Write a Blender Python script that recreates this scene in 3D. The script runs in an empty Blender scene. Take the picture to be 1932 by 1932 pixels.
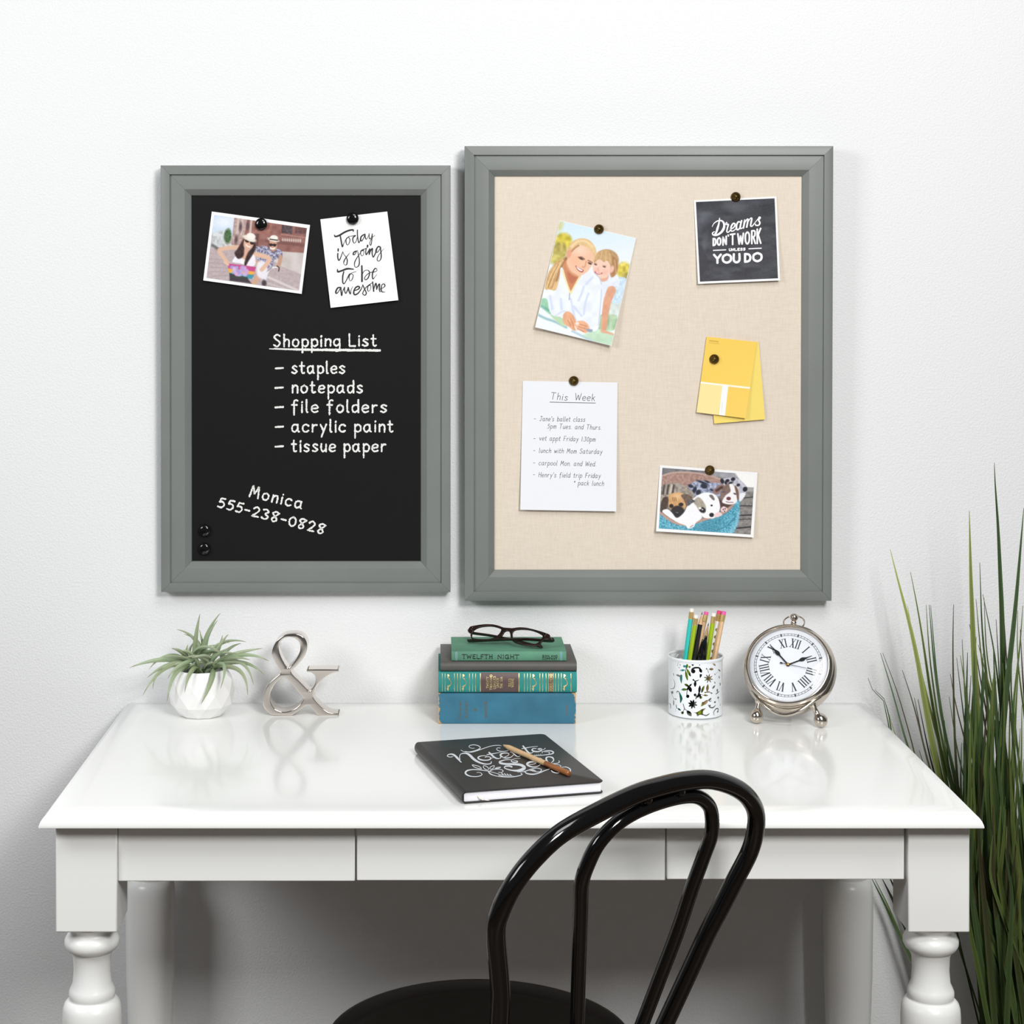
import bpy, math, random
import numpy as np
from mathutils import Vector, Matrix
from mathutils.geometry import tessellate_polygon

random.seed(7)
RNG = np.random.default_rng(11)
SC = bpy.context.scene
COL = SC.collection
PI = math.pi

# ------------------------------------------------------------------ camera
F, CX, CY = 3392.0, 828.0, 528.0          # focal length and vanishing point, in 1932 px units
CAM = np.array([0.0, -2.95, 1.45])
cam_data = bpy.data.cameras.new('camera')
cam = bpy.data.objects.new('camera', cam_data)
COL.objects.link(cam)
cam.location = CAM
cam.rotation_euler = (PI / 2, 0, 0)
cam_data.sensor_width = 36.0
cam_data.lens = F / 1932 * 36.0
cam_data.shift_x = (966 - CX) / 1932
cam_data.shift_y = (CY - 966) / 1932
cam_data.clip_start = 0.05
SC.camera = cam

# ------------------------------------------------------------------ light and exposure
SC.view_settings.view_transform = 'Standard'
SC.view_settings.look = 'None'
SC.view_settings.gamma = 1.0
SC.view_settings.use_curve_mapping = False
SC.view_settings.exposure = 0.0
try:
    SC.cycles.use_denoising = True
    SC.cycles.max_bounces = 8
    SC.cycles.diffuse_bounces = 5
    SC.cycles.sample_clamp_indirect = 6.0
except Exception:
    pass

world = bpy.data.worlds.new('studio_room_light')
SC.world = world
world.use_nodes = True
bg = world.node_tree.nodes['Background']
bg.inputs[0].default_value = (0.95, 0.98, 1.0, 1)
bg.inputs[1].default_value = 0.10


def area_light(name, loc, target, sx, sy, power, color=(1, 1, 1)):
    d = bpy.data.lights.new(name, 'AREA')
    d.shape = 'RECTANGLE'
    d.size, d.size_y = sx, sy
    d.energy = power
    d.color = color
    o = bpy.data.objects.new(name, d)
    COL.objects.link(o)
    o.location = loc
    o.rotation_euler = (Vector(target) - Vector(loc)).to_track_quat('-Z', 'Y').to_euler()
    return o


area_light('key_softbox', (1.00, -3.00, 2.40), (0.15, 0, 1.15), 0.6, 0.6, 59, (1.0, 0.99, 0.97))
area_light('left_softbox', (-1.75, -1.75, 2.05), (-0.5, 0, 1.1), 0.8, 0.8, 25, (0.98, 0.99, 1.0))
area_light('overhead_softbox', (0.60, -2.02, 3.20), (0.1, -0.4, 0.9), 1.15, 1.0, 30, (1.0, 1.0, 1.0))


# ------------------------------------------------------------------ helpers
def lin(c):
    c = np.asarray(c, float) / 255.0
    return np.where(c <= 0.04045, c / 12.92, ((c + 0.055) / 1.055) ** 2.4)


def mat(name, rgb, rough=0.5, metal=0.0, spec=0.5, noise=None, bump=None, coat=0.0, mix_rgb=None):
    """rgb in sRGB 0-255; noise=(scale, amount) colour variation; bump=(scale, strength, distance)."""
    m = bpy.data.materials.new(name)
    m.use_nodes = True
    nt = m.node_tree
    b = nt.nodes['Principled BSDF']
    col = tuple(lin(rgb)) + (1,)
    b.inputs['Base Color'].default_value = col
    b.inputs['Roughness'].default_value = rough
    b.inputs['Metallic'].default_value = metal
    b.inputs['Specular IOR Level'].default_value = spec
    if coat:
        b.inputs['Coat Weight'].default_value = coat
        b.inputs['Coat Roughness'].default_value = 0.06
    tc = nt.nodes.new('ShaderNodeTexCoord')
    if noise:
        n = nt.nodes.new('ShaderNodeTexNoise')
        n.inputs['Scale'].default_value = noise[0]
        n.inputs['Detail'].default_value = 4
        nt.links.new(tc.outputs['Object'], n.inputs['Vector'])
        r = nt.nodes.new('ShaderNodeValToRGB')
        k = noise[1]
        c2 = lin(mix_rgb) if mix_rgb is not None else np.array(col[:3]) * (1 - k)
        r.color_ramp.elements[0].position = 0.35
        r.color_ramp.elements[0].color = tuple(c2) + (1,)
        r.color_ramp.elements[1].position = 0.65
        r.color_ramp.elements[1].color = col
        nt.links.new(n.outputs['Fac'], r.inputs['Fac'])
        nt.links.new(r.outputs['Color'], b.inputs['Base Color'])
    if bump:
        n = nt.nodes.new('ShaderNodeTexNoise')
        n.inputs['Scale'].default_value = bump[0]
        n.inputs['Detail'].default_value = 3
        nt.links.new(tc.outputs['Object'], n.inputs['Vector'])
        bp = nt.nodes.new('ShaderNodeBump')
        bp.inputs['Strength'].default_value = bump[1]
        bp.inputs['Distance'].default_value = bump[2]
        nt.links.new(n.outputs['Fac'], bp.inputs['Height'])
        nt.links.new(bp.outputs['Normal'], b.inputs['Normal'])
    return m


def attr_mat(name, rough=0.5, spec=0.4, attr='tint', bump=None):
    m = mat(name, (200, 200, 200), rough, 0, spec, bump=bump)
    nt = m.node_tree
    a = nt.nodes.new('ShaderNodeAttribute')
    a.attribute_name = attr
    nt.links.new(a.outputs['Color'], nt.nodes['Principled BSDF'].inputs['Base Color'])
    return m


def clear_mat(name, gloss=0.08, tint=(1, 1, 1)):
    """thin clear sheet: mostly see-through with a mirror-like surface reflection"""
    m = bpy.data.materials.new(name)
    m.use_nodes = True
    nt = m.node_tree
    nt.nodes.clear()
    out = nt.nodes.new('ShaderNodeOutputMaterial')
    t = nt.nodes.new('ShaderNodeBsdfTransparent')
    t.inputs[0].default_value = tuple(tint) + (1,)
    g = nt.nodes.new('ShaderNodeBsdfGlossy')
    g.inputs['Roughness'].default_value = 0.02
    fr = nt.nodes.new('ShaderNodeLayerWeight')
    fr.inputs['Blend'].default_value = gloss
    mx = nt.nodes.new('ShaderNodeMixShader')
    nt.links.new(fr.outputs['Fresnel'], mx.inputs[0])
    nt.links.new(t.outputs[0], mx.inputs[1])
    nt.links.new(g.outputs[0], mx.inputs[2])
    nt.links.new(mx.outputs[0], out.inputs[0])
    return m


class M:
    """collects verts and faces of one mesh"""
    def __init__(s):
        s.v, s.f, s.mi, s.cur = [], [], [], 0

    def add(s, verts, faces):
        o = len(s.v)
        s.v += [tuple(map(float, p)) for p in verts]
        s.f += [tuple(i + o for i in f) for f in faces]
        s.mi += [s.cur] * len(faces)
        return s

    def box(s, x0, x1, y0, y1, z0, z1):
        v = [(x, y, z) for x in (x0, x1) for y in (y0, y1) for z in (z0, z1)]
        return s.add(v, [(0, 1, 3, 2), (4, 6, 7, 5), (0, 4, 5, 1), (2, 3, 7, 6), (0, 2, 6, 4), (1, 5, 7, 3)])

    def grid(s, P):
        """P: (nv, nu, 3) points"""
        nv, nu = P.shape[:2]
        f = []
        for j in range(nv - 1):
            for i in range(nu - 1):
                a = j * nu + i
                f.append((a, a + nu, a + nu + 1, a + 1))
        return s.add(P.reshape(-1, 3), f)

    def tube(s, pts, rad, seg=12, closed=False, up=(0, 0, 1), flat=1.0, caps=True):
        pts = np.asarray(pts, float)
        n = len(pts)
        rad = np.broadcast_to(np.asarray(rad, float), (n,))
        T = np.zeros_like(pts)
        for i in range(n):
            if closed:
                T[i] = pts[(i + 1) % n] - pts[i - 1]
            else:
                T[i] = pts[min(i + 1, n - 1)] - pts[max(i - 1, 0)]
        T /= np.linalg.norm(T, axis=1)[:, None] + 1e-12
        u = np.asarray(up, float)
        u = u - T[0] * (u @ T[0])
        if np.linalg.norm(u) < 1e-6:
            u = np.array([1.0, 0, 0]) - T[0] * T[0][0]
        u /= np.linalg.norm(u)
        V = []
        for i in range(n):
            u = u - T[i] * (u @ T[i])
            u /= np.linalg.norm(u) + 1e-12
            w = np.cross(T[i], u)
            for k in range(seg):
                a = 2 * PI * k / seg
                V.append(pts[i] + rad[i] * (math.cos(a) * u * flat + math.sin(a) * w))
        Fc = []
        m = n if closed else n - 1
        for i in range(m):
            j = (i + 1) % n
            for k in range(seg):
                k2 = (k + 1) % seg
                Fc.append((i * seg + k, i * seg + k2, j * seg + k2, j * seg + k))
        if not closed and caps:
            Fc.append(tuple(range(seg))[::-1])
            Fc.append(tuple((n - 1) * seg + k for k in range(seg)))
        return s.add(V, Fc)

    def lathe(s, prof, seg=32, o=(0, 0, 0), ax=(0, 0, 1), ref=None, caps=True, flute=None):
        """prof: [(r, h)] along axis ax from o"""
        ax = np.asarray(ax, float)
        ax /= np.linalg.norm(ax)
        r0 = np.array([1.0, 0, 0]) if ref is None else np.asarray(ref, float)
        if abs(r0 @ ax) > 0.95:
            r0 = np.array([0, 1.0, 0])
        e1 = r0 - ax * (r0 @ ax)
        e1 /= np.linalg.norm(e1)
        e2 = np.cross(ax, e1)
        o = np.asarray(o, float)
        V, Fc = [], []
        for (r, h) in prof:
            for k in range(seg):
                a = 2 * PI * k / seg
                rr = r
                V.append(o + ax * (h + (flute(r, a) if flute else 0)) + rr * (math.cos(a) * e1 + math.sin(a) * e2))
        n = len(prof)
        for i in range(n - 1):
            for k in range(seg):
                k2 = (k + 1) % seg
                Fc.append((i * seg + k, i * seg + k2, (i + 1) * seg + k2, (i + 1) * seg + k))
        if caps:
            if prof[0][0] > 1e-6:
                Fc.append(tuple(range(seg))[::-1])
            if prof[-1][0] > 1e-6:
                Fc.append(tuple((n - 1) * seg + k for k in range(seg)))
        return s.add(V, Fc)

    def ball(s, c, r, seg=20, rings=12, sc=(1, 1, 1)):
        prof = [(r * math.sin(PI * i / rings), -r * math.cos(PI * i / rings)) for i in range(rings + 1)]
        prof[0] = (1e-7, -r)
        prof[-1] = (1e-7, r)
        k = len(s.v)
        s.lathe(prof, seg, (0, 0, 0))
        for i in range(k, len(s.v)):
            p = s.v[i]
            s.v[i] = (p[0] * sc[0] + c[0], p[1] * sc[1] + c[1], p[2] * sc[2] + c[2])
        return s

    def build(s, name, mats, parent=None, smooth=True, bevel=None, angle=40, tint=None):
        me = bpy.data.meshes.new(name)
        off = np.array(root_of(parent).location) if parent is not None else np.zeros(3)
        V = np.asarray(s.v, float) - off
        me.from_pydata(V.tolist(), [], s.f)
        if not isinstance(mats, (list, tuple)):
            mats = [mats]
        for m in mats:
            me.materials.append(m)
        if len(mats) > 1:
            me.polygons.foreach_set('material_index', s.mi)
        if tint is not None:
            ca = me.color_attributes.new('tint', 'FLOAT_COLOR', 'POINT')
            t = np.ones((len(s.v), 4))
            t[:, :3] = tint
            ca.data.foreach_set('color', t.ravel())
        me.polygons.foreach_set('use_smooth', [bool(smooth)] * len(me.polygons))
        me.update()
        me.validate()
        o = bpy.data.objects.new(name, me)
        COL.objects.link(o)
        if parent is not None:
            o.parent = parent
        if smooth:
            try:
                me.set_sharp_from_angle(angle=math.radians(angle))
            except Exception:
                pass
        if bevel:
            b = o.modifiers.new('edge', 'BEVEL')
            b.width = bevel
            b.segments = 3
            b.limit_method = 'ANGLE'
            b.angle_limit = math.radians(40)
        return o


def root_of(o):
    while o.parent is not None:
        o = o.parent
    return o


def thing(name, label, cat, loc=(0, 0, 0), group=None):
    o = bpy.data.objects.new(name, None)
    o.empty_display_size = 0.02
    COL.objects.link(o)
    o.location = tuple(float(x) for x in loc)
    o['label'] = label
    o['category'] = cat
    if group:
        o['group'] = group
    return o


def structure(o):
    o['kind'] = 'structure'
    return o


def dup(root, loc, label):
    r = root.copy()
    COL.objects.link(r)
    r.location = tuple(float(x) for x in loc)
    r['label'] = label
    for ch in list(root.children):
        c = ch.copy()
        COL.objects.link(c)
        c.parent = r
    return r


def unp(px, py, Y):
    """point seen at photo pixel (px, py) at depth plane y = Y"""
    D = Y - CAM[1]
    return np.array([(px - CX) * D / F, Y, CAM[2] - (py - CY) * D / F])


class Plane:
    def __init__(s, o, n):
        s.o = np.asarray(o, float)
        s.n = np.asarray(n, float) / np.linalg.norm(n)

    def hit(s, px, py, h=0.0):
        d = np.array([(px - CX) / F, 1.0, -(py - CY) / F])
        t = ((s.o + s.n * h - CAM) @ s.n) / (d @ s.n)
        return CAM + t * d

    def hits(s, P, h):
        """vectorised: P (n,2), h (n,)"""
        P = np.asarray(P, float)
        d = np.stack([(P[:, 0] - CX) / F, np.ones(len(P)), -(P[:, 1] - CY) / F], 1)
        t = ((s.o - CAM) @ s.n + np.asarray(h)) / (d @ s.n)
        return CAM + t[:, None] * d


def crop(ox, oy, k):
    return lambda x, y: (ox + x / k, oy + y / k)


def spline(pts, n=8, closed=False):
    """Catmull-Rom through pts; a repeated point makes a corner"""
    P = [np.asarray(p, float) for p in pts]
    if closed:
        Q = [P[-1]] + P + [P[0], P[1]]
    else:
        Q = [P[0]] + P + [P[-1]]
    out = []
    for i in range(1, len(Q) - 2):
        p0, p1, p2, p3 = Q[i - 1], Q[i], Q[i + 1], Q[i + 2]
        if np.allclose(p1[:2], p2[:2]):
            continue
        for k in range(n):
            t = k / n
            out.append(0.5 * ((2 * p1) + (-p0 + p2) * t + (2 * p0 - 5 * p1 + 4 * p2 - p3) * t * t + (-p0 + 3 * p1 - 3 * p2 + p3) * t ** 3))
    if not closed:
        out.append(P[-1])
    return np.array(out)


def ribbon(m, pts, w, to3, h=0.0, jit=0.0, cap=True):
    """flat stroke of width w (scalar or per point) along 2D pts; to3(x, y, h) maps to space"""
    P = np.asarray(pts, float)
    n = len(P)
    if n < 2:
        return
    w = np.broadcast_to(np.asarray(w, float), (n,)).copy()
    if jit:
        w *= 1 + jit * RNG.uniform(-1, 1, n)
    T = np.gradient(P, axis=0)
    T /= np.linalg.norm(T, axis=1)[:, None] + 1e-9
    N = np.stack([-T[:, 1], T[:, 0]], 1)
    c = P
    if jit:
        c = P + N * (w * jit * 0.35 * RNG.uniform(-1, 1, n))[:, None]
    Lf, Rt = c + N * w[:, None] / 2, c - N * w[:, None] / 2
    V = [to3(x, y, h) for x, y in Lf] + [to3(x, y, h) for x, y in Rt]
    Fc = [(i, i + 1, n + i + 1, n + i) for i in range(n - 1)]
    m.add(V, Fc)
    if cap:
        for e, sgn in ((0, -1), (n - 1, 1)):
            a0 = math.atan2(N[e][1], N[e][0])
            arc = [P[e] + w[e] / 2 * np.array([math.cos(a0 - sgn * PI * k / 6), math.sin(a0 - sgn * PI * k / 6)]) for k in range(7)]
            m.add([to3(x, y, h) for x, y in arc], [tuple(range(7))])


def blob(m, pts, to3, h=0.0):
    """flat filled polygon of 2D points"""
    P = [Vector((x, y, 0)) for x, y in pts]
    tris = tessellate_polygon([P])
    m.add([to3(x, y, h) for x, y in pts], [tuple(t) for t in tris])


# ------------------------------------------------------------------ single-stroke handwriting
GL = {
 'a': '5,5 3,6 .8,4.5 .8,1.2 2.8,0 5,2.5|5,6 5,1.2 6,.2', 'b': '1,10 1,0|1,4 3,6 5.2,4.8 5.2,1.2 3,0 1,1.5',
 'c': '5,5 3,6 .8,4.5 .8,1.3 3,0 5,1', 'd': '5,5 3,6 .8,4.5 .8,1.2 2.8,0 5,2.5|5,10 5,0',
 'e': '1,3 3,3.1 5,3.6 4.9,5 3.2,6 1,4.6 .8,1.4 2.8,0 5,.8', 'f': '4.6,9.4 3.2,10 2,8.6 2,4 2,-2|.3,6 4,6',
 'g': '5,5 3,6 .8,4.5 .8,1.6 2.8,.4 5,2.5|5,6 5,-2.4 3.2,-4 .8,-3.2', 'h': '1,10 1,0|1,3.8 3,6 4.8,4.8 4.8,0',
 'i': '1,6 1,0|1,8 1.15,8.5', 'j': '2,6 2,-2.5 .8,-4|2,8 2.15,8.5', 'k': '1,10 1,0|!4.8,6 1,2.6|!2.2,3.6 5,0', 'l': '1,10 1,1 1.9,.1',
 'm': '1,6 1,0|1,4 2.6,6 3.8,4.8 3.8,0|3.8,4 5.4,6 6.8,4.8 6.8,0', 'n': '1,6 1,0|1,4 3,6 4.8,4.8 4.8,0',
 'o': '3,6 1,4.6 .9,1.4 3,0 5,1.4 5.1,4.6 3,6', 'p': '1,6 1,-5|1,4.2 3,6 5.2,4.6 5.2,1.4 3,0 1,1.4',
 'q': '5,5 3,6 .8,4.5 .8,1.2 2.8,0 5,2.5|5,6 5,-4', 'r': '1,6 1,0|1,3.6 2.6,5.7 4.2,5.6',
 's': '4.6,5.2 2.8,6 1,4.8 2.6,3.2 4.6,1.6 2.8,0 .6,.8', 't': '2,9 2,1.2 3.2,0 4.2,.6|.4,6 4,6',
 'u': '1,6 1,1.6 2.6,0 4.6,2|4.8,6 4.8,0', 'v': '!.6,6 2.8,0 5,6', 'w': '!.5,6 2,0 3.5,5 5,0 6.5,6',
 'x': '!.6,6 5,0|!5,6 .6,0', 'y': '!.8,6 3,1|!5.2,6 1.6,-4',
 'A': '!0,0 3.2,10 6.4,0|!1.2,3.6 5.2,3.6', 'B': '1,10 1,0|1,10 4.6,9.4 4.8,6.4 1,5.4 5.2,4.6 5.2,.8 1,0', 'C': '6.4,8.4 4,10 1,7.6 1,2.4 4,0 6.4,1.6',
 'D': '1,10 1,0|1,10 5,9 6.4,5 5,1 1,0', 'E': '!5.6,10 1,10 1,0 5.6,0|!1,5.2 4.8,5.2', 'F': '!5.6,10 1,10 1,0|!1,5.2 4.6,5.2',
 'G': '6.4,8.4 4,10 1,7.6 1,2.4 4,0 6.4,1.4|!4.2,4.4 6.4,4.4 6.4,0', 'H': '1,10 1,0|6,10 6,0|1,5.2 6,5.2', 'I': '1,10 1,0', 'J': '!1.4,10 5.6,10|3.8,10 3.8,2.4 2.4,0 .6,1.4',
 'K': '1,10 1,0|!6,10 1,4.4|!2.4,6 6.2,0', 'L': '!1,10 1,0 5.4,0', 'M': '!.6,0 1.6,10 4,3 6.4,10 7.4,0', 'N': '!1,0 1,10 6.4,0 6.4,10',
 'O': '3.8,10 .9,7.6 .9,2.4 3.8,0 6.7,2.4 6.7,7.6 3.8,10', 'P': '1,10 1,0|1,10 5,9.4 5.6,7 4.4,5.2 1,4.8', 'R': '1,10 1,0|1,10 5,9.4 5.6,7 4.4,5.4 1,5|!3.2,5 6,0',
 'S': '5.6,8.6 3.4,10 1,8 3,5.6 5.6,3 3.4,0 .6,1.4', 'T': '!0,10 6.4,10|3.2,10 3.2,0', 'U': '1,10 1,2.4 3.6,0 6.2,2.4 6.2,10', 'V': '!.2,10 3.2,0 6.2,10',
 'W': '!.2,10 2.2,0 4.4,8 6.6,0 8.6,10', 'X': '!.4,10 6,0|!6,10 .4,0', 'Y': '!.2,10 3.2,5 6.2,10|!3.2,5 3.2,0',
 '0': '3.2,9 1,6.6 1,2.2 3.2,0 5.4,2.2 5.4,6.6 3.2,9', '1': '1,9.4 1,0', '2': '.8,7.4 2.8,9.4 5,7.4 3.6,4 .6,.2 .6,.2 5.4,.4', '3': '.8,8.6 3,9.4 4.8,7.4 2.6,5 5.2,2.6 3,0 .6,1',
 '5': '!5,9.2 1.8,9 1.2,5.4|1.2,5.4 3.6,5.8 5,3.4 3.4,.4 .6,.6', '8': '5.2,8.8 3,9.4 1,7.4 3.6,4.4 4.8,1.8 2.8,0 1,1.8 3.2,5 5.8,8.6',
 '-': '.4,4 4,4', '.': '.8,0 1,.3', ',': '1,.4 .4,-1.6', "'": '.9,10 .6,7.6', ':': '.8,.6 1,.9|.8,4.8 1,5.1', '*': '!.6,6 2.6,8|!.6,8 2.6,6|!1.6,5.6 1.6,8.4', '&': '6,0 1.6,7.6 3,10 4.4,8 1,3 2.6,0 6,4',
}


def glyph(ch):
    out, wid = [], 0
    for part in GL[ch].split('|'):
        sharp = part.startswith('!')
        pts = [tuple(float(c) for c in q.split(',')) for q in part.lstrip('!').split()]
        wid = max(wid, max(p[0] for p in pts))
        out.append((pts, sharp))
    return out, wid


def text_strokes(txt, gap=2.0, space=4.5):
    """-> list of 2D polylines (y up, cap height 10), total width"""
    x, res = 0.0, []
    for ch in txt:
        if ch == ' ':
            x += space
            continue
        g, w = glyph(ch)
        for pts, sharp in g:
            q = [(x + a, b) for a, b in pts]
            if sharp or len(q) < 3:
                P = []
                for a, b in zip(q[:-1], q[1:]):
                    P += [np.array(a) + (np.array(b) - np.array(a)) * t for t in np.linspace(0, 1, 7)[:-1]]
                P.append(np.array(q[-1]))
                res.append(np.array(P))
            else:
                res.append(spline(q, 7))
        x += w + gap
    return res, x - gap


def write_text(m, txt, a, b, cap, w, to3, h=0.0, slant=0.0, gap=2.0, space=4.5, jit=0.0, pen=None, wob=0.0):
    """writes txt with its baseline from a to b in photo-crop px (y down); cap = capital height there"""
    st, W = text_strokes(txt, gap, space)
    a, b = np.asarray(a, float), np.asarray(b, float)
    ex = (b - a) / W
    n = np.linalg.norm(b - a)
    ey = np.array([(b - a)[1], -(b - a)[0]]) / n * (cap / 10)
    for k, s in enumerate(st):
        P = a + s[:, :1] * ex + s[:, 1:] * (ey + slant * (b - a) / n * cap / 10)
        ww = w
        if pen is not None:
            T = np.gradient(P, axis=0)
            T /= np.linalg.norm(T, axis=1)[:, None] + 1e-9
            ww = w * (pen[1] + (1 - pen[1]) * np.abs(T @ np.array([math.cos(pen[0]), math.sin(pen[0])])))
        if jit:
            d = np.concatenate([[0], np.cumsum(np.linalg.norm(np.diff(P, axis=0), axis=1))])
            k2 = max(4, int(d[-1] / (w * 0.3)))
            u = np.linspace(0, d[-1], k2)
            P = np.stack([np.interp(u, d, P[:, 0]), np.interp(u, d, P[:, 1])], 1)
        ribbon(m, P, ww, to3, h + k * 2e-6, jit)


# ------------------------------------------------------------------ painter for printed pictures
def vnoise(P, s, seed=0):
    r = np.random.default_rng(seed)
    G = r.random((64, 64))
    q = np.asarray(P) / s
    i = np.floor(q).astype(int)
    t = q - i
    t = t * t * (3 - 2 * t)
    g = lambda a, b: G[(i[:, 0] + a) % 64, (i[:, 1] + b) % 64]
    return (g(0, 0) * (1 - t[:, 0]) + g(1, 0) * t[:, 0]) * (1 - t[:, 1]) + (g(0, 1) * (1 - t[:, 0]) + g(1, 1) * t[:, 0]) * t[:, 1]


class Paint:
    def __init__(s, P, base):
        s.P = np.asarray(P, float)
        s.C = np.tile(np.asarray(base, float), (len(s.P), 1))

    def mix(s, a, c, tex=None):
        c = np.asarray(c, float)
        if tex is not None:
            c = c + (vnoise(s.P, tex[0], int(tex[0] * 7 + c.sum())) - 0.5)[:, None] * tex[1]
        s.C += a[:, None] * (c - s.C)

    def poly(s, pts, c, soft=4, smooth=True, tex=None, op=1.0):
        Q = spline(pts, 4, True) if smooth else np.asarray(pts, float)
        lo, hi = Q.min(0) - 2 * soft, Q.max(0) + 2 * soft
        idx = np.nonzero(((s.P > lo) & (s.P < hi)).all(1))[0]
        if not len(idx):
            return
        p = s.P[idx]
        d2 = np.full(len(p), 1e18)
        ins = np.zeros(len(p), bool)
        for a, b in zip(Q, np.roll(Q, -1, 0)):
            e = b - a
            w = p - a
            t = np.clip((w @ e) / (e @ e + 1e-9), 0, 1)
            d2 = np.minimum(d2, ((w - t[:, None] * e) ** 2).sum(1))
            c1 = (a[1] > p[:, 1]) != (b[1] > p[:, 1])
            xi = a[0] + (p[:, 1] - a[1]) * e[0] / (e[1] if abs(e[1]) > 1e-9 else 1e-9)
            ins ^= c1 & (p[:, 0] < xi)
        d = np.sqrt(d2) * np.where(ins, 1, -1)
        al = np.zeros(len(s.P))
        al[idx] = np.clip(0.5 + d / (2 * soft), 0, 1) * op
        s.mix(al, c, tex)

    def ell(s, cx, cy, rx, ry, c, rot=0, soft=5, tex=None, op=1.0):
        a = math.radians(rot)
        q = s.P - (cx, cy)
        x = q[:, 0] * math.cos(a) + q[:, 1] * math.sin(a)
        y = -q[:, 0] * math.sin(a) + q[:, 1] * math.cos(a)
        r = np.sqrt((x / rx) ** 2 + (y / ry) ** 2)
        d = (1 - r) * min(rx, ry)
        s.mix(np.clip(0.5 + d / (2 * soft), 0, 1) * op, c, tex)

    def line(s, pts, w, c, soft=3, smooth=True, w2=None, tex=None, op=1.0):
        Q = spline(pts, 6) if (smooth and len(pts) > 2) else np.asarray(pts, float)
        ws = np.linspace(w, w if w2 is None else w2, len(Q))
        best = np.full(len(s.P), -1e9)
        for k, (a, b) in enumerate(zip(Q[:-1], Q[1:])):
            e = b - a
            v = s.P - a
            t = np.clip((v @ e) / (e @ e + 1e-9), 0, 1)
            d = np.sqrt(((v - t[:, None] * e) ** 2).sum(1))
            best = np.maximum(best, ws[k] / 2 - d)
        s.mix(np.clip(0.5 + best / (2 * soft), 0, 1) * op, c, tex)

    def grad(s, c0, c1, p0, p1):
        p0, p1 = np.asarray(p0, float), np.asarray(p1, float)
        e = p1 - p0
        t = np.clip(((s.P - p0) @ e) / (e @ e), 0, 1)[:, None]
        s.C[:] = np.asarray(c0) * (1 - t) + np.asarray(c1) * t

    def grain(s, size, amt, seed=3):
        s.C += ((vnoise(s.P, size, seed) - 0.5) * amt)[:, None]

# ------------------------------------------------------------------ setting
M_WALL = mat('white_wall_paint', (230, 231, 232), 0.62, 0, 0.3, bump=(300, 0.42, 0.0022))
M_FLOOR = mat('dark_floor_boards', (92, 76, 62), 0.45, noise=(6, 0.2))  # unseen floor; dark colour chosen to weaken the light bounced under the desk
w = M().box(-3.2, 2.6, 0, 0.1, 0, 3.6).build('wall_back', M_WALL, smooth=False)
structure(w)
fl = M().box(-3.2, 2.6, -5.0, 0.1, -0.1, 0).build('floor', M_FLOOR, smooth=False)
structure(fl)
bb = M().box(-3.2, 2.6, -0.012, 0, 0, 0.09).build('baseboard_back', mat('white_trim_paint', (236, 236, 236), 0.4), smooth=False)
structure(bb)

# ------------------------------------------------------------------ framed boards on the wall
M_FRAME = mat('sage_grey_frame_paint', (121, 125, 122), 0.42, 0, 0.5, noise=(14, 0.05), bump=(400, 0.03, 0.001))
M_SLATE = mat('black_chalkboard_coating', (17, 16, 18), 0.62, 0, 0.18, noise=(3, 0.12))


def linen_mat():
    m = mat('natural_linen_weave', (222, 207, 186), 0.9, 0, 0.1)
    nt = m.node_tree
    b = nt.nodes['Principled BSDF']
    tc = nt.nodes.new('ShaderNodeTexCoord')
    def stretched(sx, sz, seed):
        mp = nt.nodes.new('ShaderNodeMapping')
        mp.inputs['Scale'].default_value = (sx, 60, sz)
        mp.inputs['Location'].default_value = (seed, 0, seed)
        nt.links.new(tc.outputs['Object'], mp.inputs['Vector'])
        n = nt.nodes.new('ShaderNodeTexNoise')
        n.inputs['Scale'].default_value = 1
        n.inputs['Detail'].default_value = 3
        nt.links.new(mp.outputs[0], n.inputs['Vector'])
        return n.outputs['Fac']
    a, c = stretched(60, 1500, 1.3), stretched(1500, 60, 4.1)
    ad = nt.nodes.new('ShaderNodeMath')
    ad.operation = 'ADD'
    nt.links.new(a, ad.inputs[0])
    nt.links.new(c, ad.inputs[1])
    r = nt.nodes.new('ShaderNodeValToRGB')
    r.color_ramp.elements[0].position = 0.35
    r.color_ramp.elements[0].color = tuple(lin((214, 201, 185))) + (1,)
    r.color_ramp.elements[1].position = 0.62
    r.color_ramp.elements[1].color = tuple(lin((226, 214, 199))) + (1,)
    half = nt.nodes.new('ShaderNodeMath')
    half.operation = 'MULTIPLY'
    half.inputs[1].default_value = 0.5
    nt.links.new(ad.outputs[0], half.inputs[0])
    nt.links.new(half.outputs[0], r.inputs['Fac'])
    nt.links.new(r.outputs['Color'], b.inputs['Base Color'])
    bp = nt.nodes.new('ShaderNodeBump')
    bp.inputs['Strength'].default_value = 0.25
    bp.inputs['Distance'].default_value = 0.0006
    nt.links.new(ad.outputs[0], bp.inputs['Height'])
    nt.links.new(bp.outputs[0], b.inputs['Normal'])
    return m


M_LINEN = linen_mat()
# cross-section of the moulding: (distance in from the outer edge, height off the wall)
PROF = [(0, 0.0015), (0, 0.0208), (0.0003, 0.0213), (0.0009, 0.0215), (0.0080, 0.0224), (0.0139, 0.0231), (0.0145, 0.0230), (0.0148, 0.0226),
        (0.0149, 0.0190), (0.0160, 0.0190), (0.0162, 0.0194), (0.026, 0.0199), (0.0380, 0.0200), (0.0386, 0.0199), (0.0391, 0.0195),
        (0.0480, 0.0118), (0.0488, 0.0095), (0.0488, 0.0015)]


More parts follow.
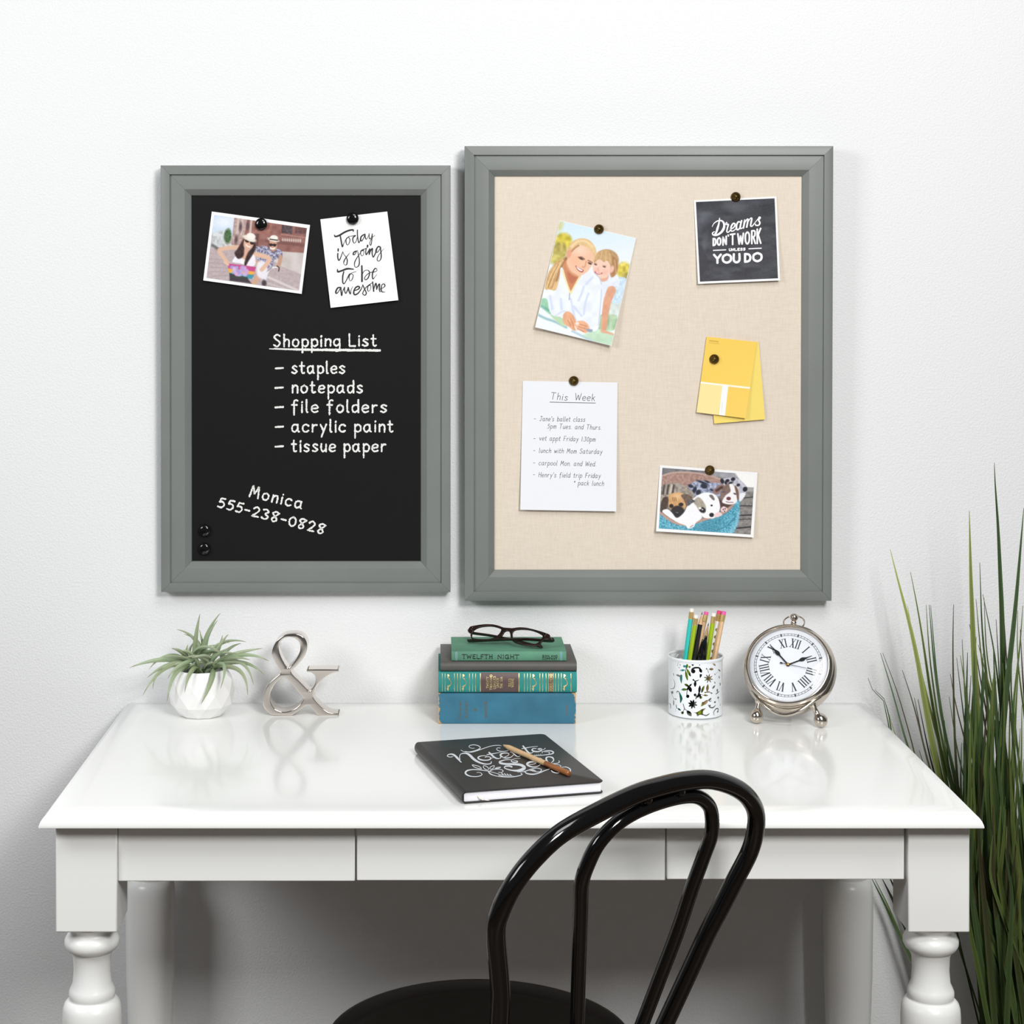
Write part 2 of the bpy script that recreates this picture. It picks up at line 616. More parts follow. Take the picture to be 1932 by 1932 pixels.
class Board:
    def __init__(s, name, label, x0, x1, zb, zt, tilt, panel_name, panel_mat, deep):
        th = math.radians(tilt)
        s.ey = np.array([0, -math.sin(th), math.cos(th)])
        s.n = np.array([0, -math.cos(th), -math.sin(th)])
        s.ex = np.array([1.0, 0, 0])
        s.o = np.array([x0, -0.0005, zb])
        s.W, s.H = x1 - x0, (zt - zb) / math.cos(th)
        s.deep = deep
        s.plane = Plane(s.o + s.n * deep, s.n)
        s.t = thing(name, label, 'board', s.o)
        at = lambda x, y, h: s.o + s.ex * x + s.ey * y + s.n * h
        s.at = at
        W, H = s.W, s.H
        cs = [(0, 0, 1, 1), (W, 0, -1, 1), (W, H, -1, -1), (0, H, 1, -1)]
        for i in range(4):
            a, b = cs[i], cs[(i + 1) % 4]
            V = []
            e = 0.00012                                     # hairline mitre joint
            d = np.array([b[0] - a[0], b[1] - a[1]], float)
            d /= np.linalg.norm(d)
            for u, h in PROF:
                h = h + deep if h > 0.0016 else h
                V.append(at(a[0] + a[2] * u + d[0] * e, a[1] + a[3] * u + d[1] * e, h))
                V.append(at(b[0] + b[2] * u - d[0] * e, b[1] + b[3] * u - d[1] * e, h))
            n = len(PROF)
            Fc = [(2 * k, 2 * k + 1, 2 * ((k + 1) % n) + 1, 2 * ((k + 1) % n)) for k in range(n)]
            Fc += [tuple(2 * k for k in range(n))[::-1], tuple(2 * k + 1 for k in range(n))]
            M().add(V, Fc).build('frame_rail', M_FRAME, s.t, smooth=True, angle=25)
        q = 0.0487
        m = M()
        V = [at(x, y, h) for h in (0.002, 0.0092 + deep) for x, y in ((q, q), (W - q, q), (W - q, H - q), (q, H - q))]
        m.add(V, [(0, 3, 2, 1), (4, 5, 6, 7), (0, 1, 5, 4), (1, 2, 6, 5), (2, 3, 7, 6), (3, 0, 4, 7)])
        m.build(panel_name, panel_mat, s.t, smooth=False)


CHALK = Board('chalkboard', 'black chalkboard in a sage grey frame with a white shopping list', -0.4518, 0.0190, 0.9423, 1.6360, 0.45, 'slate_panel', M_SLATE, 0.004)
PIN = Board('pinboard', 'beige linen pinboard in a sage grey frame, pinned with photos and notes', 0.0418, 0.6375, 0.9294, 1.6668, 1.0, 'linen_panel', M_LINEN, 0.010)


def board3(b, C, base=0.0092):
    def f(x, y, h):
        return b.plane.hit(*C(x, y), base + h)
    return f


# chalk writing
M_CHALK = mat('white_chalk', (243, 243, 240), 0.9, 0, 0.1, noise=(900, 0.25))
c2 = crop(370, 600, 3.645)
T3 = board3(CHALK, c2)
h0 = 0.00025
m = M()
jt = 0.30
write_text(m, 'Shopping List', (528, 196), (1238, 192), 82, 11.6, T3, h0, gap=2.2, jit=jt)
ribbon(m, spline([(505, 212), (700, 216), (980, 219), (1262, 223)], 60), np.concatenate([np.linspace(5, 14, 60), np.full(121, 15.0)]), T3, h0, 0.25)
ribbon(m, spline([(540, 210), (800, 222), (1255, 226)], 60), 9, T3, h0 + 3e-5, 0.25)
m.build('chalk_heading', M_CHALK, CHALK.t, smooth=False)
m = M()
for y, txt, x1 in ((380, 'staples', 1020), (514, 'notepads', 1142), (648, 'file folders', 1307), (783, 'acrylic paint', 1352), (918, 'tissue paper', 1303)):
    ribbon(m, [(546 + k * 3, y - 33 - k * 0.2) for k in range(18)], 13, T3, h0, 0.2)
    write_text(m, txt, (655, y), (x1, y), 84, 11.6, T3, h0, gap=2.2, jit=jt)
m.build('chalk_list', M_CHALK, CHALK.t, smooth=False)
m = M()
write_text(m, 'Monica', (362, 1226), (722, 1312), 80, 11.6, T3, h0, gap=2.6, jit=jt)
write_text(m, '555-238-0828', (143, 1298), (876, 1488), 72, 11.6, T3, h0, gap=2.0, jit=jt)
m.build('chalk_phone_number', M_CHALK, CHALK.t, smooth=False)

# ------------------------------------------------------------------ desk
M_DESK = mat('white_satin_lacquer', (244, 245, 243), 0.16, 0, 0.5, noise=(2, 0.015), coat=0.3)
M_DESKV = mat('white_satin_lacquer_upright', (244, 245, 243), 0.3, 0, 0.5, noise=(3, 0.015))
ZT = 0.76
desk = thing('writing_desk', 'white wooden writing desk with turned legs and three drawers', 'desk', (0.0936, -0.31, 0))
TX0, TX1, TY0, TY1 = -0.5025, 0.6897, -0.6153, -0.0165
ring = [(0.03, 0.76), (0.0, 0.76), (-0.0008, 0.7597), (-0.0016, 0.7585), (-0.0028, 0.7582), (-0.006, 0.7570), (-0.0095, 0.7540), (-0.0122, 0.7500), (-0.0138, 0.7460),
        (-0.0145, 0.7430), (-0.0142, 0.7420), (-0.0125, 0.7412), (0.03, 0.7412)]
V, Fc = [], []
for d, z in ring:
    V += [(TX0 + d, TY0 + d, z), (TX1 - d, TY0 + d, z), (TX1 - d, TY1 - d, z), (TX0 + d, TY1 - d, z)]
for k in range(len(ring) - 1):
    for i in range(4):
        j = (i + 1) % 4
        Fc.append((4 * k + i, 4 * k + j, 4 * k + 4 + j, 4 * k + 4 + i))
Fc += [(0, 1, 2, 3), tuple(4 * (len(ring) - 1) + i for i in (3, 2, 1, 0))]
M().add(V, [f[::-1] for f in Fc]).build('tabletop', M_DESK, desk, angle=30)
LEGP = [(0.0345, 0.5985), (0.0375, 0.5965), (0.033, 0.592), (0.0285, 0.588), (0.0285, 0.584), (0.033, 0.581), (0.0362, 0.575), (0.0362, 0.569), (0.033, 0.563),
        (0.0275, 0.559), (0.025, 0.552), (0.0242, 0.535), (0.0255, 0.518), (0.029, 0.510), (0.0305, 0.506), (0.0305, 0.500), (0.029, 0.4965), (0.0325, 0.4945),
        (0.0362, 0.4905), (0.0383, 0.484), (0.0390, 0.474), (0.0392, 0.44), (0.038, 0.34), (0.033, 0.20), (0.027, 0.10), (0.0255, 0.075), (0.031, 0.068), (0.033, 0.058), (0.031, 0.048),
        (0.025, 0.042), (0.027, 0.02), (0.024, 0.0)]
LX0, LX1 = -0.5012, 0.6940
LW = 0.0805
for lx, ly in ((LX0, -0.600), (LX1 - LW, -0.600), (LX0, -0.118), (LX1 - LW, -0.118)):
    m = M().box(lx, lx + LW, ly, ly + LW, 0.5968, 0.7412)
    m.lathe(LEGP, 40, (lx + LW / 2, ly + LW / 2, 0))
    m.build('leg', M_DESKV, desk, bevel=0.0028, angle=30)
m = M().box(LX0 + 0.012, LX0 + 0.030, -0.5195, -0.1180, 0.655, 0.7412)
m.build('side_apron', M_DESKV, desk, bevel=0.001)
m = M().box(LX1 - 0.030, LX1 - 0.012, -0.5195, -0.1180, 0.655, 0.7412)
m.build('side_apron', M_DESKV, desk, bevel=0.001)
m = M().box(LX0 + LW, LX1 - LW, -0.062, -0.044, 0.655, 0.7412)
m.build('back_apron', M_DESKV, desk, bevel=0.001)
for x0, x1, yf, zb in ((-0.4203, -0.1100, -0.5945, 0.6618), (-0.1074, 0.2964, -0.5970, 0.6635), (0.2985, 0.6100, -0.5940, 0.6640)):
    m = M().box(x0, x1, yf, yf + 0.019, zb, 0.7398)
    m.box(x0 + 0.012, x1 - 0.012, yf + 0.019, -0.16, zb + 0.008, 0.728)
    m.build('drawer', M_DESKV, desk, bevel=0.0016)

# ------------------------------------------------------------------ papers on the boards
M_PAPER = mat('white_card_stock', (239, 239, 239), 0.6, 0, 0.3)
M_PRINT = attr_mat('printed_photo_ink', 0.45, 0.3)
M_INKP = attr_mat('printed_matte_ink', 0.5, 0.35)


def bil(q, u, v):
    """q: TL TR BR BL"""
    q = [np.asarray(p, float) for p in q]
    u, v = np.asarray(u)[..., None], np.asarray(v)[..., None]
    return (q[0] * (1 - u) + q[1] * u) * (1 - v) + (q[3] * (1 - u) + q[2] * u) * v


def paper(b, name, label, cat, C, quad, lift, base=0.0098, group=None, material=None, thick=0.0005, nu=24, nv=24):
    """a sheet hanging on board b; quad = its corners (TL TR BR BL) as seen; lift(u, v) = how far it stands off the board"""
    U, Vv = np.meshgrid(np.linspace(0, 1, nu), np.linspace(0, 1, nv))
    P = bil(quad, U.ravel(), Vv.ravel())
    px = np.array([C(x, y) for x, y in P])
    hh = base + np.array([lift(u, v) for u, v in zip(U.ravel(), Vv.ravel())])
    A = b.plane.hits(px, hh)
    B = A - b.n * thick
    t = thing(name, label, cat, A.mean(0), group)
    m = M()
    m.grid(A.reshape(nv, nu, 3))
    m.grid(B.reshape(nv, nu, 3))
    n = nu * nv
    bd = [(0, i) for i in range(nu)] + [(j, nu - 1) for j in range(1, nv)] + [(nv - 1, i) for i in range(nu - 2, -1, -1)] + [(j, 0) for j in range(nv - 2, 0, -1)]
    ids = [j * nu + i for j, i in bd]
    m.add([], [])
    for k in range(len(ids)):
        a, c = ids[k], ids[(k + 1) % len(ids)]
        m.f.append((a, c, c + n, a + n))
        m.mi.append(0)
    m.build('sheet', material or M_PAPER, t, smooth=True, angle=50)
    t_quad = [np.asarray(q, float) for q in quad]

    def uv_of(x, y):                                        # inverse bilinear, Newton
        u = v = 0.5
        for _ in range(8):
            p = bil(t_quad, np.array(u), np.array(v))
            du = (t_quad[1] - t_quad[0]) * (1 - v) + (t_quad[2] - t_quad[3]) * v
            dv = (t_quad[3] - t_quad[0]) * (1 - u) + (t_quad[2] - t_quad[1]) * u
            J = np.stack([du, dv], 1)
            e = np.linalg.solve(J, np.array([x, y]) - p)
            u, v = u + e[0], v + e[1]
        return u, v

    def to3(x, y, h=0.0):
        u, v = uv_of(x, y)
        return b.plane.hit(*C(x, y), base + lift(u, v) + h)
    return t, to3, uv_of


def picture(t, b, C, quad, outer, lift, base, painter, nu, nv, material, name='picture'):
    U, Vv = np.meshgrid(np.linspace(0, 1, nu), np.linspace(0, 1, nv))
    P = bil(quad, U.ravel(), Vv.ravel())
    px = np.array([C(x, y) for x, y in P])
    # position on the sheet, for its lift
    uo = np.linspace(0, 1, nu)
    qs = np.array([outer(x, y) for x, y in quad])
    UV = bil([qs[0], qs[1], qs[2], qs[3]], U.ravel(), Vv.ravel())
    hh = base + 0.00025 + np.array([lift(u, v) for u, v in UV])
    A = b.plane.hits(px, hh)
    pa = painter(P)
    m = M().grid(A.reshape(nv, nu, 3))
    return m.build(name, material, t, smooth=True, tint=lin(np.clip(pa.C, 0, 255)) * 0.93)


# --- couple on bicycles
cA = crop(370, 380, 4.83)
qA = [(143, 92), (1038, 215), (962, 843), (65, 720)]
lA = lambda u, v: 0.0012 + 0.0035 * v ** 2


def paint_couple(P):
    s = Paint(P, (184, 168, 170))
    s.poly([(60, 420), (340, 400), (560, 430), (780, 600), (980, 690), (960, 840), (60, 720)], (186, 170, 173), 6, False, tex=(14, 16))
    s.poly([(140, 100), (360, 130), (345, 330), (140, 300)], (206, 222, 240), 14, False)
    s.ell(255, 190, 80, 45, (232, 238, 246), 0, 30)
    s.poly([(150, 290), (215, 270), (262, 262), (275, 395), (345, 380), (345, 410), (120, 430)], (198, 202, 204), 8, False, tex=(18, 50))
    s.line([(150, 400), (210, 440)], 26, (110, 105, 105), 10, False)
    s.ell(288, 315, 34, 66, (72, 102, 62), 5, 8, tex=(14, 40))
    s.poly([(352, 135), (1030, 232), (1000, 475), (780, 460), (520, 400), (325, 395)], (146, 100, 92), 6, False, tex=(40, 26))
    s.poly([(352, 135), (470, 155), (440, 300), (400, 395), (325, 395)], (184, 158, 152), 6, False, tex=(16, 40))
    for x in (385, 425, 505):
        s.line([(x, 160), (x - 14, 300)], 20, (205, 186, 180), 7, False)
    for x, y in ((365, 350), (405, 235), (470, 220), (540, 330)):
        s.ell(x, y, 14, 40, (96, 76, 80), 4, 8)
    s.line([(570, 215), (556, 400)], 16, (100, 66, 64), 6, False)
    s.poly([(520, 195), (690, 210), (685, 300), (520, 290)], (160, 108, 98), 10, False, tex=(22, 40))
    s.poly([(782, 215), (880, 228), (872, 298), (780, 286)], (84, 70, 76), 6, False, tex=(12, 40))
    s.poly([(905, 235), (1010, 248), (1000, 300), (900, 292)], (112, 78, 78), 6, False, tex=(12, 30))
    s.line([(775, 300), (1000, 330)], 9, (176, 136, 126), 5, False)
    for k in range(9):
        s.ell(790 + 20 * k, 350 + k, 8, 16, (206, 188, 182), 0, 5)
    s.line([(640, 360), (985, 400)], 26, (122, 82, 78), 8, False)
    s.poly([(770, 455), (1000, 472), (965, 668), (770, 590), (680, 520)], (206, 197, 194), 7, False, tex=(60, 22))
    s.line([(655, 690), (930, 812)], 20, (214, 205, 204), 7, False)
    s.line([(640, 740), (820, 800)], 12, (200, 190, 190), 6, False)
    for k in range(5):
        s.line([(110 + 10 * k, 520 + 40 * k), (330, 540 + 34 * k)], 6, (170, 154, 158), 4, False)
    # man
    s.poly([(535, 425), (620, 405), (700, 430), (770, 440), (788, 510), (712, 535), (690, 600), (600, 600), (545, 500)], (150, 148, 172), 5, tex=(9, 130))
    s.line([(770, 505), (762, 555), (742, 598)], 34, (196, 152, 128), 6)
    s.ell(700, 395, 37, 58, (206, 158, 134), -8, 6)
    s.ell(682, 396, 17, 13, (42, 32, 34), 5, 3)
    s.ell(714, 398, 17, 13, (42, 32, 34), 5, 3)
    s.line([(664, 388), (734, 392)], 5, (50, 38, 40), 3, False)
    s.line([(678, 424), (697, 433), (716, 426)], 11, (250, 244, 240), 3)
    s.line([(672, 446), (700, 456), (722, 446)], 6, (150, 104, 88), 5)
    s.ell(704, 350, 54, 17, (222, 210, 196), 14, 4)
    s.ell(710, 332, 36, 24, (242, 236, 228), 6, 4)
    s.line([(674, 344), (742, 354)], 10, (56, 48, 50), 3, False)
    s.line([(664, 372), (662, 420)], 8, (96, 66, 58), 4, False)
    # bicycle
    s.line([(625, 760), (640, 680), (680, 610), (750, 600)], 12, (232, 230, 238), 3)
    s.line([(560, 540), (610, 600), (640, 660), (632, 740)], 9, (206, 204, 214), 3)
    s.line([(738, 590), (756, 606), (752, 634)], 10, (60, 54, 58), 4)
    s.line([(600, 610), (640, 640), (690, 600)], 7, (120, 112, 120), 4)
    s.ell(620, 745, 22, 30, (70, 62, 66), 0, 8)
    s.line([(520, 755), (590, 640), (560, 560)], 44, (206, 164, 140), 9)
    s.poly([(560, 560), (640, 560), (640, 700), (560, 680)], (232, 228, 236), 10)
    # woman
    s.line([(405, 418), (290, 425), (212, 445), (250, 510), (288, 562)], 40, (222, 182, 158), 6, w2=34)
    s.line([(520, 478), (610, 498), (668, 525), (640, 575), (598, 622)], 44, (224, 184, 160), 6, w2=36)
    s.poly([(360, 500), (395, 470), (440, 520), (500, 480), (535, 500), (540, 570), (500, 595), (400, 565), (330, 552)], (238, 234, 242), 6, tex=(20, 18))
    s.poly([(385, 468), (470, 430), (495, 480), (445, 530)], (218, 172, 148), 6)
    s.poly([(430, 352), (460, 340), (440, 420), (430, 500), (380, 522), (350, 470), (372, 440), (400, 395)], (62, 42, 42), 7, tex=(16, 26))
    s.poly([(520, 345), (545, 400), (530, 460), (480, 540), (450, 592), (440, 560), (470, 470), (510, 420)], (58, 40, 40), 7, tex=(16, 26))
    s.ell(480, 378, 46, 62, (222, 174, 150), 20, 5)
    s.ell(466, 358, 21, 17, (50, 34, 36), 20, 4)
    s.ell(510, 378, 20, 16, (50, 34, 36), 20, 4)
    s.line([(456, 394), (470, 410), (490, 414)], 9, (250, 244, 240), 4)
    s.ell(486, 338, 64, 24, (232, 224, 212), 22, 5)
    s.ell(500, 318, 42, 30, (244, 238, 230), 16, 5)
    # basket and flowers
    s.poly([(285, 565), (370, 575), (545, 598), (530, 650), (520, 690), (300, 640)], (196, 74, 134), 5, False)
    s.poly([(290, 610), (535, 640), (524, 672), (300, 660)], (236, 172, 70), 5, False)
    s.poly([(300, 650), (524, 668), (510, 706), (310, 700)], (66, 150, 168), 5, False)
    s.poly([(305, 655), (460, 690), (505, 748), (305, 722)], (66, 58, 66), 6, False)
    for k in range(16):
        s.ell(330 + (k * 37) % 130, 600 + (k * 29) % 75, 22, 16, (168 + (k * 13) % 50, 146 + (k * 7) % 40, 214), k * 40, 7)
    s.line([(340, 690), (460, 700)], 16, (60, 70, 60), 8, False)
    s.line([(262, 556), (292, 576)], 20, (228, 188, 166), 5, False)
    s.grain(6, 8)
    return s


t, T3, uv = paper(CHALK, 'photo_print', 'white-bordered photo print of a couple cycling in straw hats', 'photo', cA, qA, lA)
picture(t, CHALK, cA, [(165, 122), (1010, 243), (937, 814), (95, 697)], uv, lA, 0.0098, paint_couple, 264, 186, M_PRINT)

# --- brush-lettered card
qB = [(1132, 163), (1742, 92), (1843, 900), (1226, 970)]
lB = lambda u, v: 0.0012 + 0.0045 * v ** 2
t, T3, uv = paper(CHALK, 'quote_card', 'white card brush-lettered "Today is going to be awesome"', 'card', cA, qB, lB)
M_INK = mat('black_ink', (28, 26, 30), 0.5)
m = M()
def brush(oy, pts, ws, n=9):
    """brush stroke; points and widths read off a close-up of the card (offset 625, oy; 9.927x)"""
    k = 4.83 / 9.927
    Q = spline([((625 - 370) * 4.83 + x * k, (oy - 380) * 4.83 + y * k) for x, y in pts], n)
    w_ = np.interp(np.linspace(0, 1, len(Q)), np.linspace(0, 1, len(ws)), ws) * k
    ribbon(m, Q, w_, T3, 0.00025 + len(m.v) * 1e-8)


for pts, ws in (
        ([(60, 180), (75, 210), (150, 190), (250, 130), (340, 95), (410, 88), (408, 125)], [14, 30, 34, 34, 32, 30, 8]), ([(170, 205), (185, 290), (208, 400), (230, 350), (262, 275)], [24, 26, 26, 12, 6]),
        ([(330, 215), (285, 250), (275, 310), (300, 370), (335, 335), (350, 270), (325, 215), (370, 205), (450, 190)], [14, 20, 20, 10, 14, 16, 12, 10, 16]), ([(455, 195), (410, 230), (405, 290), (430, 335), (465, 300), (490, 210)], [20, 24, 20, 12, 12, 12]),
        ([(490, 90), (492, 200), (515, 325), (545, 275)], [20, 20, 20, 9]), ([(610, 175), (560, 215), (550, 280), (575, 290), (610, 230), (630, 165)], [22, 26, 30, 18, 14, 16]), ([(630, 165), (640, 240), (660, 260), (690, 210), (710, 160)], [22, 20, 14, 8, 8]),
        ([(710, 155), (710, 230), (725, 255), (750, 225), (765, 165)], [14, 16, 16, 10, 10]), ([(768, 160), (765, 240), (745, 360), (730, 370), (720, 330), (760, 240), (820, 185)], [16, 16, 18, 12, 12, 12, 6]),
        ([(130, 444), (128, 482)], [28, 26]), ([(122, 530), (122, 600), (138, 655), (165, 630), (215, 500)], [24, 24, 22, 20, 12]),
        ([(215, 495), (240, 550), (280, 600), (300, 660), (290, 730), (262, 745), (235, 720), (240, 670), (280, 600), (345, 520)], [12, 10, 14, 22, 20, 10, 8, 22, 18, 6]),
        ([(470, 485), (425, 505), (410, 545), (440, 545), (480, 480)], [26, 26, 24, 16, 10]), ([(490, 470), (510, 560), (525, 650), (520, 740), (480, 785), (440, 770), (440, 690), (500, 580), (560, 500)], [8, 16, 20, 22, 14, 12, 20, 16, 8]),
        ([(600, 470), (560, 480), (550, 530), (575, 575), (605, 540), (610, 480), (575, 465), (640, 440), (665, 430)], [24, 24, 14, 9, 10, 12, 20, 14, 10]), ([(655, 430), (645, 500), (655, 550), (690, 500), (720, 455)], [18, 20, 20, 22, 28]), ([(680, 378), (678, 408)], [32, 28]),
        ([(720, 450), (712, 540)], [34, 28]), ([(712, 540), (740, 470), (770, 440), (765, 520), (785, 595), (820, 540), (850, 460)], [16, 24, 28, 22, 20, 22, 24]), ([(920, 410), (880, 400), (840, 460), (840, 505), (880, 490), (925, 410)], [24, 26, 26, 22, 14, 10]),
        ([(920, 410), (930, 500), (935, 600), (910, 660), (875, 670), (860, 630), (900, 540), (990, 435)], [24, 22, 22, 14, 12, 16, 12, 4])):
    brush(425, pts, ws)
for pts, ws in (
        ([(116, 128), (125, 175), (200, 155), (300, 120), (415, 128)], [14, 34, 32, 36, 20]), ([(235, 175), (215, 260), (215, 370), (240, 400), (280, 340), (330, 240), (345, 215)], [22, 26, 24, 18, 16, 22, 16]),
        ([(370, 205), (335, 260), (340, 330), (365, 345), (395, 310), (410, 240), (375, 205), (465, 172)], [14, 20, 9, 9, 16, 14, 10, 9]), ([(572, 65), (575, 200), (575, 355)], [28, 32, 34]),
        ([(580, 230), (610, 170), (660, 145), (708, 165), (715, 220), (690, 290), (650, 325), (625, 310), (640, 260), (720, 195), (800, 180)], [14, 12, 10, 18, 22, 22, 16, 16, 14, 14, 14]),
        ([(790, 185), (850, 160), (850, 125), (820, 115), (780, 180), (770, 250), (780, 310), (815, 275), (855, 225)], [16, 10, 12, 22, 26, 24, 20, 9, 5]),
        ([(170, 470), (120, 480), (85, 550), (95, 580), (130, 555), (180, 470)], [24, 28, 30, 24, 16, 16]), ([(178, 470), (190, 600), (200, 615), (215, 540), (250, 465)], [26, 24, 18, 14, 20]), ([(250, 465), (250, 530), (275, 580), (320, 480)], [18, 20, 16, 24]),
        ([(318, 475), (340, 560), (360, 590), (370, 520), (405, 450)], [28, 22, 18, 12, 6]), ([(430, 530), (500, 505), (530, 470), (500, 450), (450, 480), (420, 560), (440, 605), (500, 580), (560, 500), (590, 425)], [18, 22, 28, 28, 26, 28, 28, 24, 18, 12]),
        ([(590, 420), (620, 490), (655, 570), (640, 610), (610, 610), (590, 575), (640, 480), (700, 425)], [16, 20, 22, 20, 16, 18, 16, 12]), ([(720, 420), (685, 450), (680, 520), (705, 540), (735, 500), (740, 440), (715, 420), (770, 380)], [28, 22, 16, 9, 9, 12, 16, 9]),
        ([(775, 365), (785, 450), (795, 540)], [22, 24, 26]), ([(795, 520), (820, 420), (840, 400), (850, 500)], [12, 22, 26, 22]), ([(850, 510), (880, 430), (905, 410), (900, 500), (915, 550)], [16, 22, 26, 24, 20]),
        ([(920, 500), (980, 470), (1005, 440), (990, 405), (950, 420), (935, 490), (950, 550), (1010, 555)], [14, 12, 22, 18, 16, 24, 22, 6])):
    brush(495, pts, ws)
m.build('lettering', M_INK, t, smooth=False)

# --- mother and girl
cB = crop(990, 390, 6.9)
qM = [(455, 178), (1450, 410), (1130, 1812), (135, 1570)]
lM = lambda u, v: 0.0012 + 0.010 * v ** 2 * (0.65 + 0.35 * (2 * u - 1) ** 2)


def paint_family(P):
    s = Paint(P, (222, 236, 248))
    s.grad((212, 233, 246), (240, 242, 248), (900, 200), (1000, 900))
    s.ell(460, 250, 40, 70, (206, 204, 130), 20, 25, op=.8)
    s.ell(505, 450, 110, 110, (206, 190, 62), 0, 22, tex=(46, 60))
    s.ell(455, 570, 100, 110, (176, 160, 78), 0, 22, tex=(40, 60))
    s.ell(410, 680, 110, 70, (196, 184, 96), 0, 24, tex=(40, 50))
    s.ell(1290, 830, 95, 110, (214, 196, 76), 0, 22, tex=(36, 70))
    s.ell(1330, 920, 60, 60, (166, 150, 70), 0, 20, tex=(30, 60))
    # ground cloths
    s.poly([(100, 1100), (300, 1050), (1400, 1000), (1300, 1500), (1140, 1830), (100, 1600)], (238, 243, 246), 10, False)
    s.poly([(190, 1230), (260, 1190), (330, 1250), (345, 1400), (240, 1330)], (152, 206, 172), 10, tex=(40, 20))
    s.line([(190, 1285), (300, 1340), (400, 1420), (520, 1500)], 34, (120, 180, 160), 12, tex=(30, 30))
    s.line([(165, 1400), (260, 1450), (400, 1500), (540, 1570)], 30, (150, 190, 196), 12)
    s.poly([(330, 1400), (480, 1450), (520, 1560), (420, 1500)], (186, 216, 176), 10)
    s.poly([(880, 1590), (1010, 1600), (1170, 1660), (1140, 1830), (760, 1700), (820, 1640)], (196, 226, 198), 10, tex=(60, 20))
    s.line([(620, 1620), (760, 1690), (900, 1760)], 26, (180, 208, 220), 10)
    s.poly([(1110, 1240), (1260, 1230), (1210, 1420), (1090, 1500)], (214, 224, 220), 10, tex=(40, 30))
    s.poly([(960, 1420), (1200, 1420), (1180, 1600), (960, 1590)], (168, 196, 160), 12, tex=(40, 50))
    # girl
    s.poly([(1200, 930), (1330, 950), (1262, 1235), (1130, 1235), (1180, 1080)], (202, 224, 242), 8, tex=(28, 34))
    s.poly([(1000, 960), (1080, 890), (1180, 880), (1235, 960), (1205, 1060), (1080, 1070), (1030, 1200), (960, 1200)], (228, 234, 247), 8, tex=(40, 16))
    s.line([(1090, 1060), (1200, 1045)], 10, (196, 208, 230), 6, False)
    s.line([(1130, 1090), (1080, 1220), (1050, 1380), (1030, 1580)], 118, (222, 164, 132), 8, w2=70, tex=(50, 20))
    s.line([(1010, 1620), (1080, 1640), (1150, 1662)], 40, (226, 172, 142), 8, w2=18)
    s.ell(1075, 690, 150, 135, (186, 148, 102), 10, 10, tex=(20, 16))
    s.poly([(1130, 640), (1190, 680), (1215, 780), (1190, 880), (1130, 920), (1110, 850), (1140, 760)], (176, 128, 84), 9, tex=(24, 20))
    s.poly([(960, 900), (1090, 850), (1080, 950), (1000, 975)], (226, 172, 150), 8)
    s.ell(1000, 790, 116, 145, (242, 204, 184), -14, 9)
    s.ell(940, 840, 40, 36, (240, 180, 164), 0, 18, op=.7)
    s.ell(1050, 850, 36, 36, (240, 184, 168), 0, 18, op=.7)
    s.ell(1135, 815, 26, 48, (236, 188, 166), 20, 7)
    s.poly([(900, 690), (950, 590), (1060, 560), (1130, 640), (1120, 740), (1070, 700), (1030, 720), (990, 690), (950, 690), (910, 730)], (200, 162, 112), 7, tex=(22, 16))
    s.ell(922, 752, 20, 10, (110, 78, 64), 18, 4)
    s.ell(1036, 782, 20, 10, (110, 78, 64), 14, 4)
    s.line([(905, 732), (940, 738)], 6, (170, 126, 96), 4, False)
    s.line([(1015, 762), (1058, 770)], 6, (170, 126, 96), 4, False)
    for a_, b_ in (((960, 590), (930, 680)), ((1010, 575), (985, 690)), ((1060, 580), (1050, 700)), ((1110, 620), (1105, 720)), ((1170, 690), (1190, 860))):
        s.line([a_, b_], 12, (222, 190, 144), 7, False, op=.7)
    s.line([(960, 790), (955, 820), (968, 828)], 8, (222, 164, 146), 6)
    s.line([(915, 852), (950, 872), (1005, 866)], 18, (196, 92, 96), 5)
    s.line([(932, 858), (960, 868), (992, 864)], 7, (250, 240, 238), 3)
    # ponytail
    s.poly([(555, 650), (550, 740), (500, 850), (450, 960), (410, 1090), (340, 1080), (258, 1060), (300, 880), (390, 740), (480, 680)], (210, 168, 112), 10, tex=(34, 26))
    s.line([(545, 680), (490, 800), (420, 960)], 46, (140, 96, 66), 16, w2=20)
    for a_, b_, c_ in (((470, 720), (400, 850), (330, 1040)), ((520, 740), (460, 880), (400, 1060)), ((420, 760), (340, 900), (290, 1040)), ((500, 700), (430, 830), (370, 1070))):
        s.line([a_, b_, c_], 13, (238, 206, 154), 7, op=.8)
    for a_, b_, c_ in (((495, 720), (430, 860), (360, 1050)), ((440, 750), (370, 880), (305, 1050))):
        s.line([a_, b_, c_], 9, (166, 116, 70), 6, op=.8)
    # jacket
    s.poly([(470, 790), (540, 880), (600, 1120), (700, 960), (840, 815), (920, 880), (985, 950), (1000, 1060), (990, 1250), (965, 1560), (880, 1625), (770, 1540), (640, 1480), (500, 1440), (345, 1400), (300, 1230), (280, 1090), (400, 1090), (450, 940)], (234, 239, 251), 8, tex=(70, 14))
    for q in ([(770, 1040), (740, 1130), (700, 1220)], [(830, 1130), (790, 1250), (770, 1400)], [(470, 1200), (480, 1330)], [(880, 920), (800, 1010)], [(600, 1200), (640, 1400), (660, 1470)], [(640, 1300), (740, 1420)], [(330, 1160), (360, 1330)]):
        s.line(q, 20, (200, 212, 236), 14)
    s.line([(1000, 1080), (985, 1300), (960, 1540)], 12, (190, 204, 232), 8)
    s.line([(400, 1420), (520, 1360), (640, 1440)], 14, (204, 216, 238), 10)
    # neck
    s.poly([(505, 780), (560, 690), (720, 880), (690, 960), (610, 1090), (590, 1100), (540, 960)], (208, 136, 92), 8)
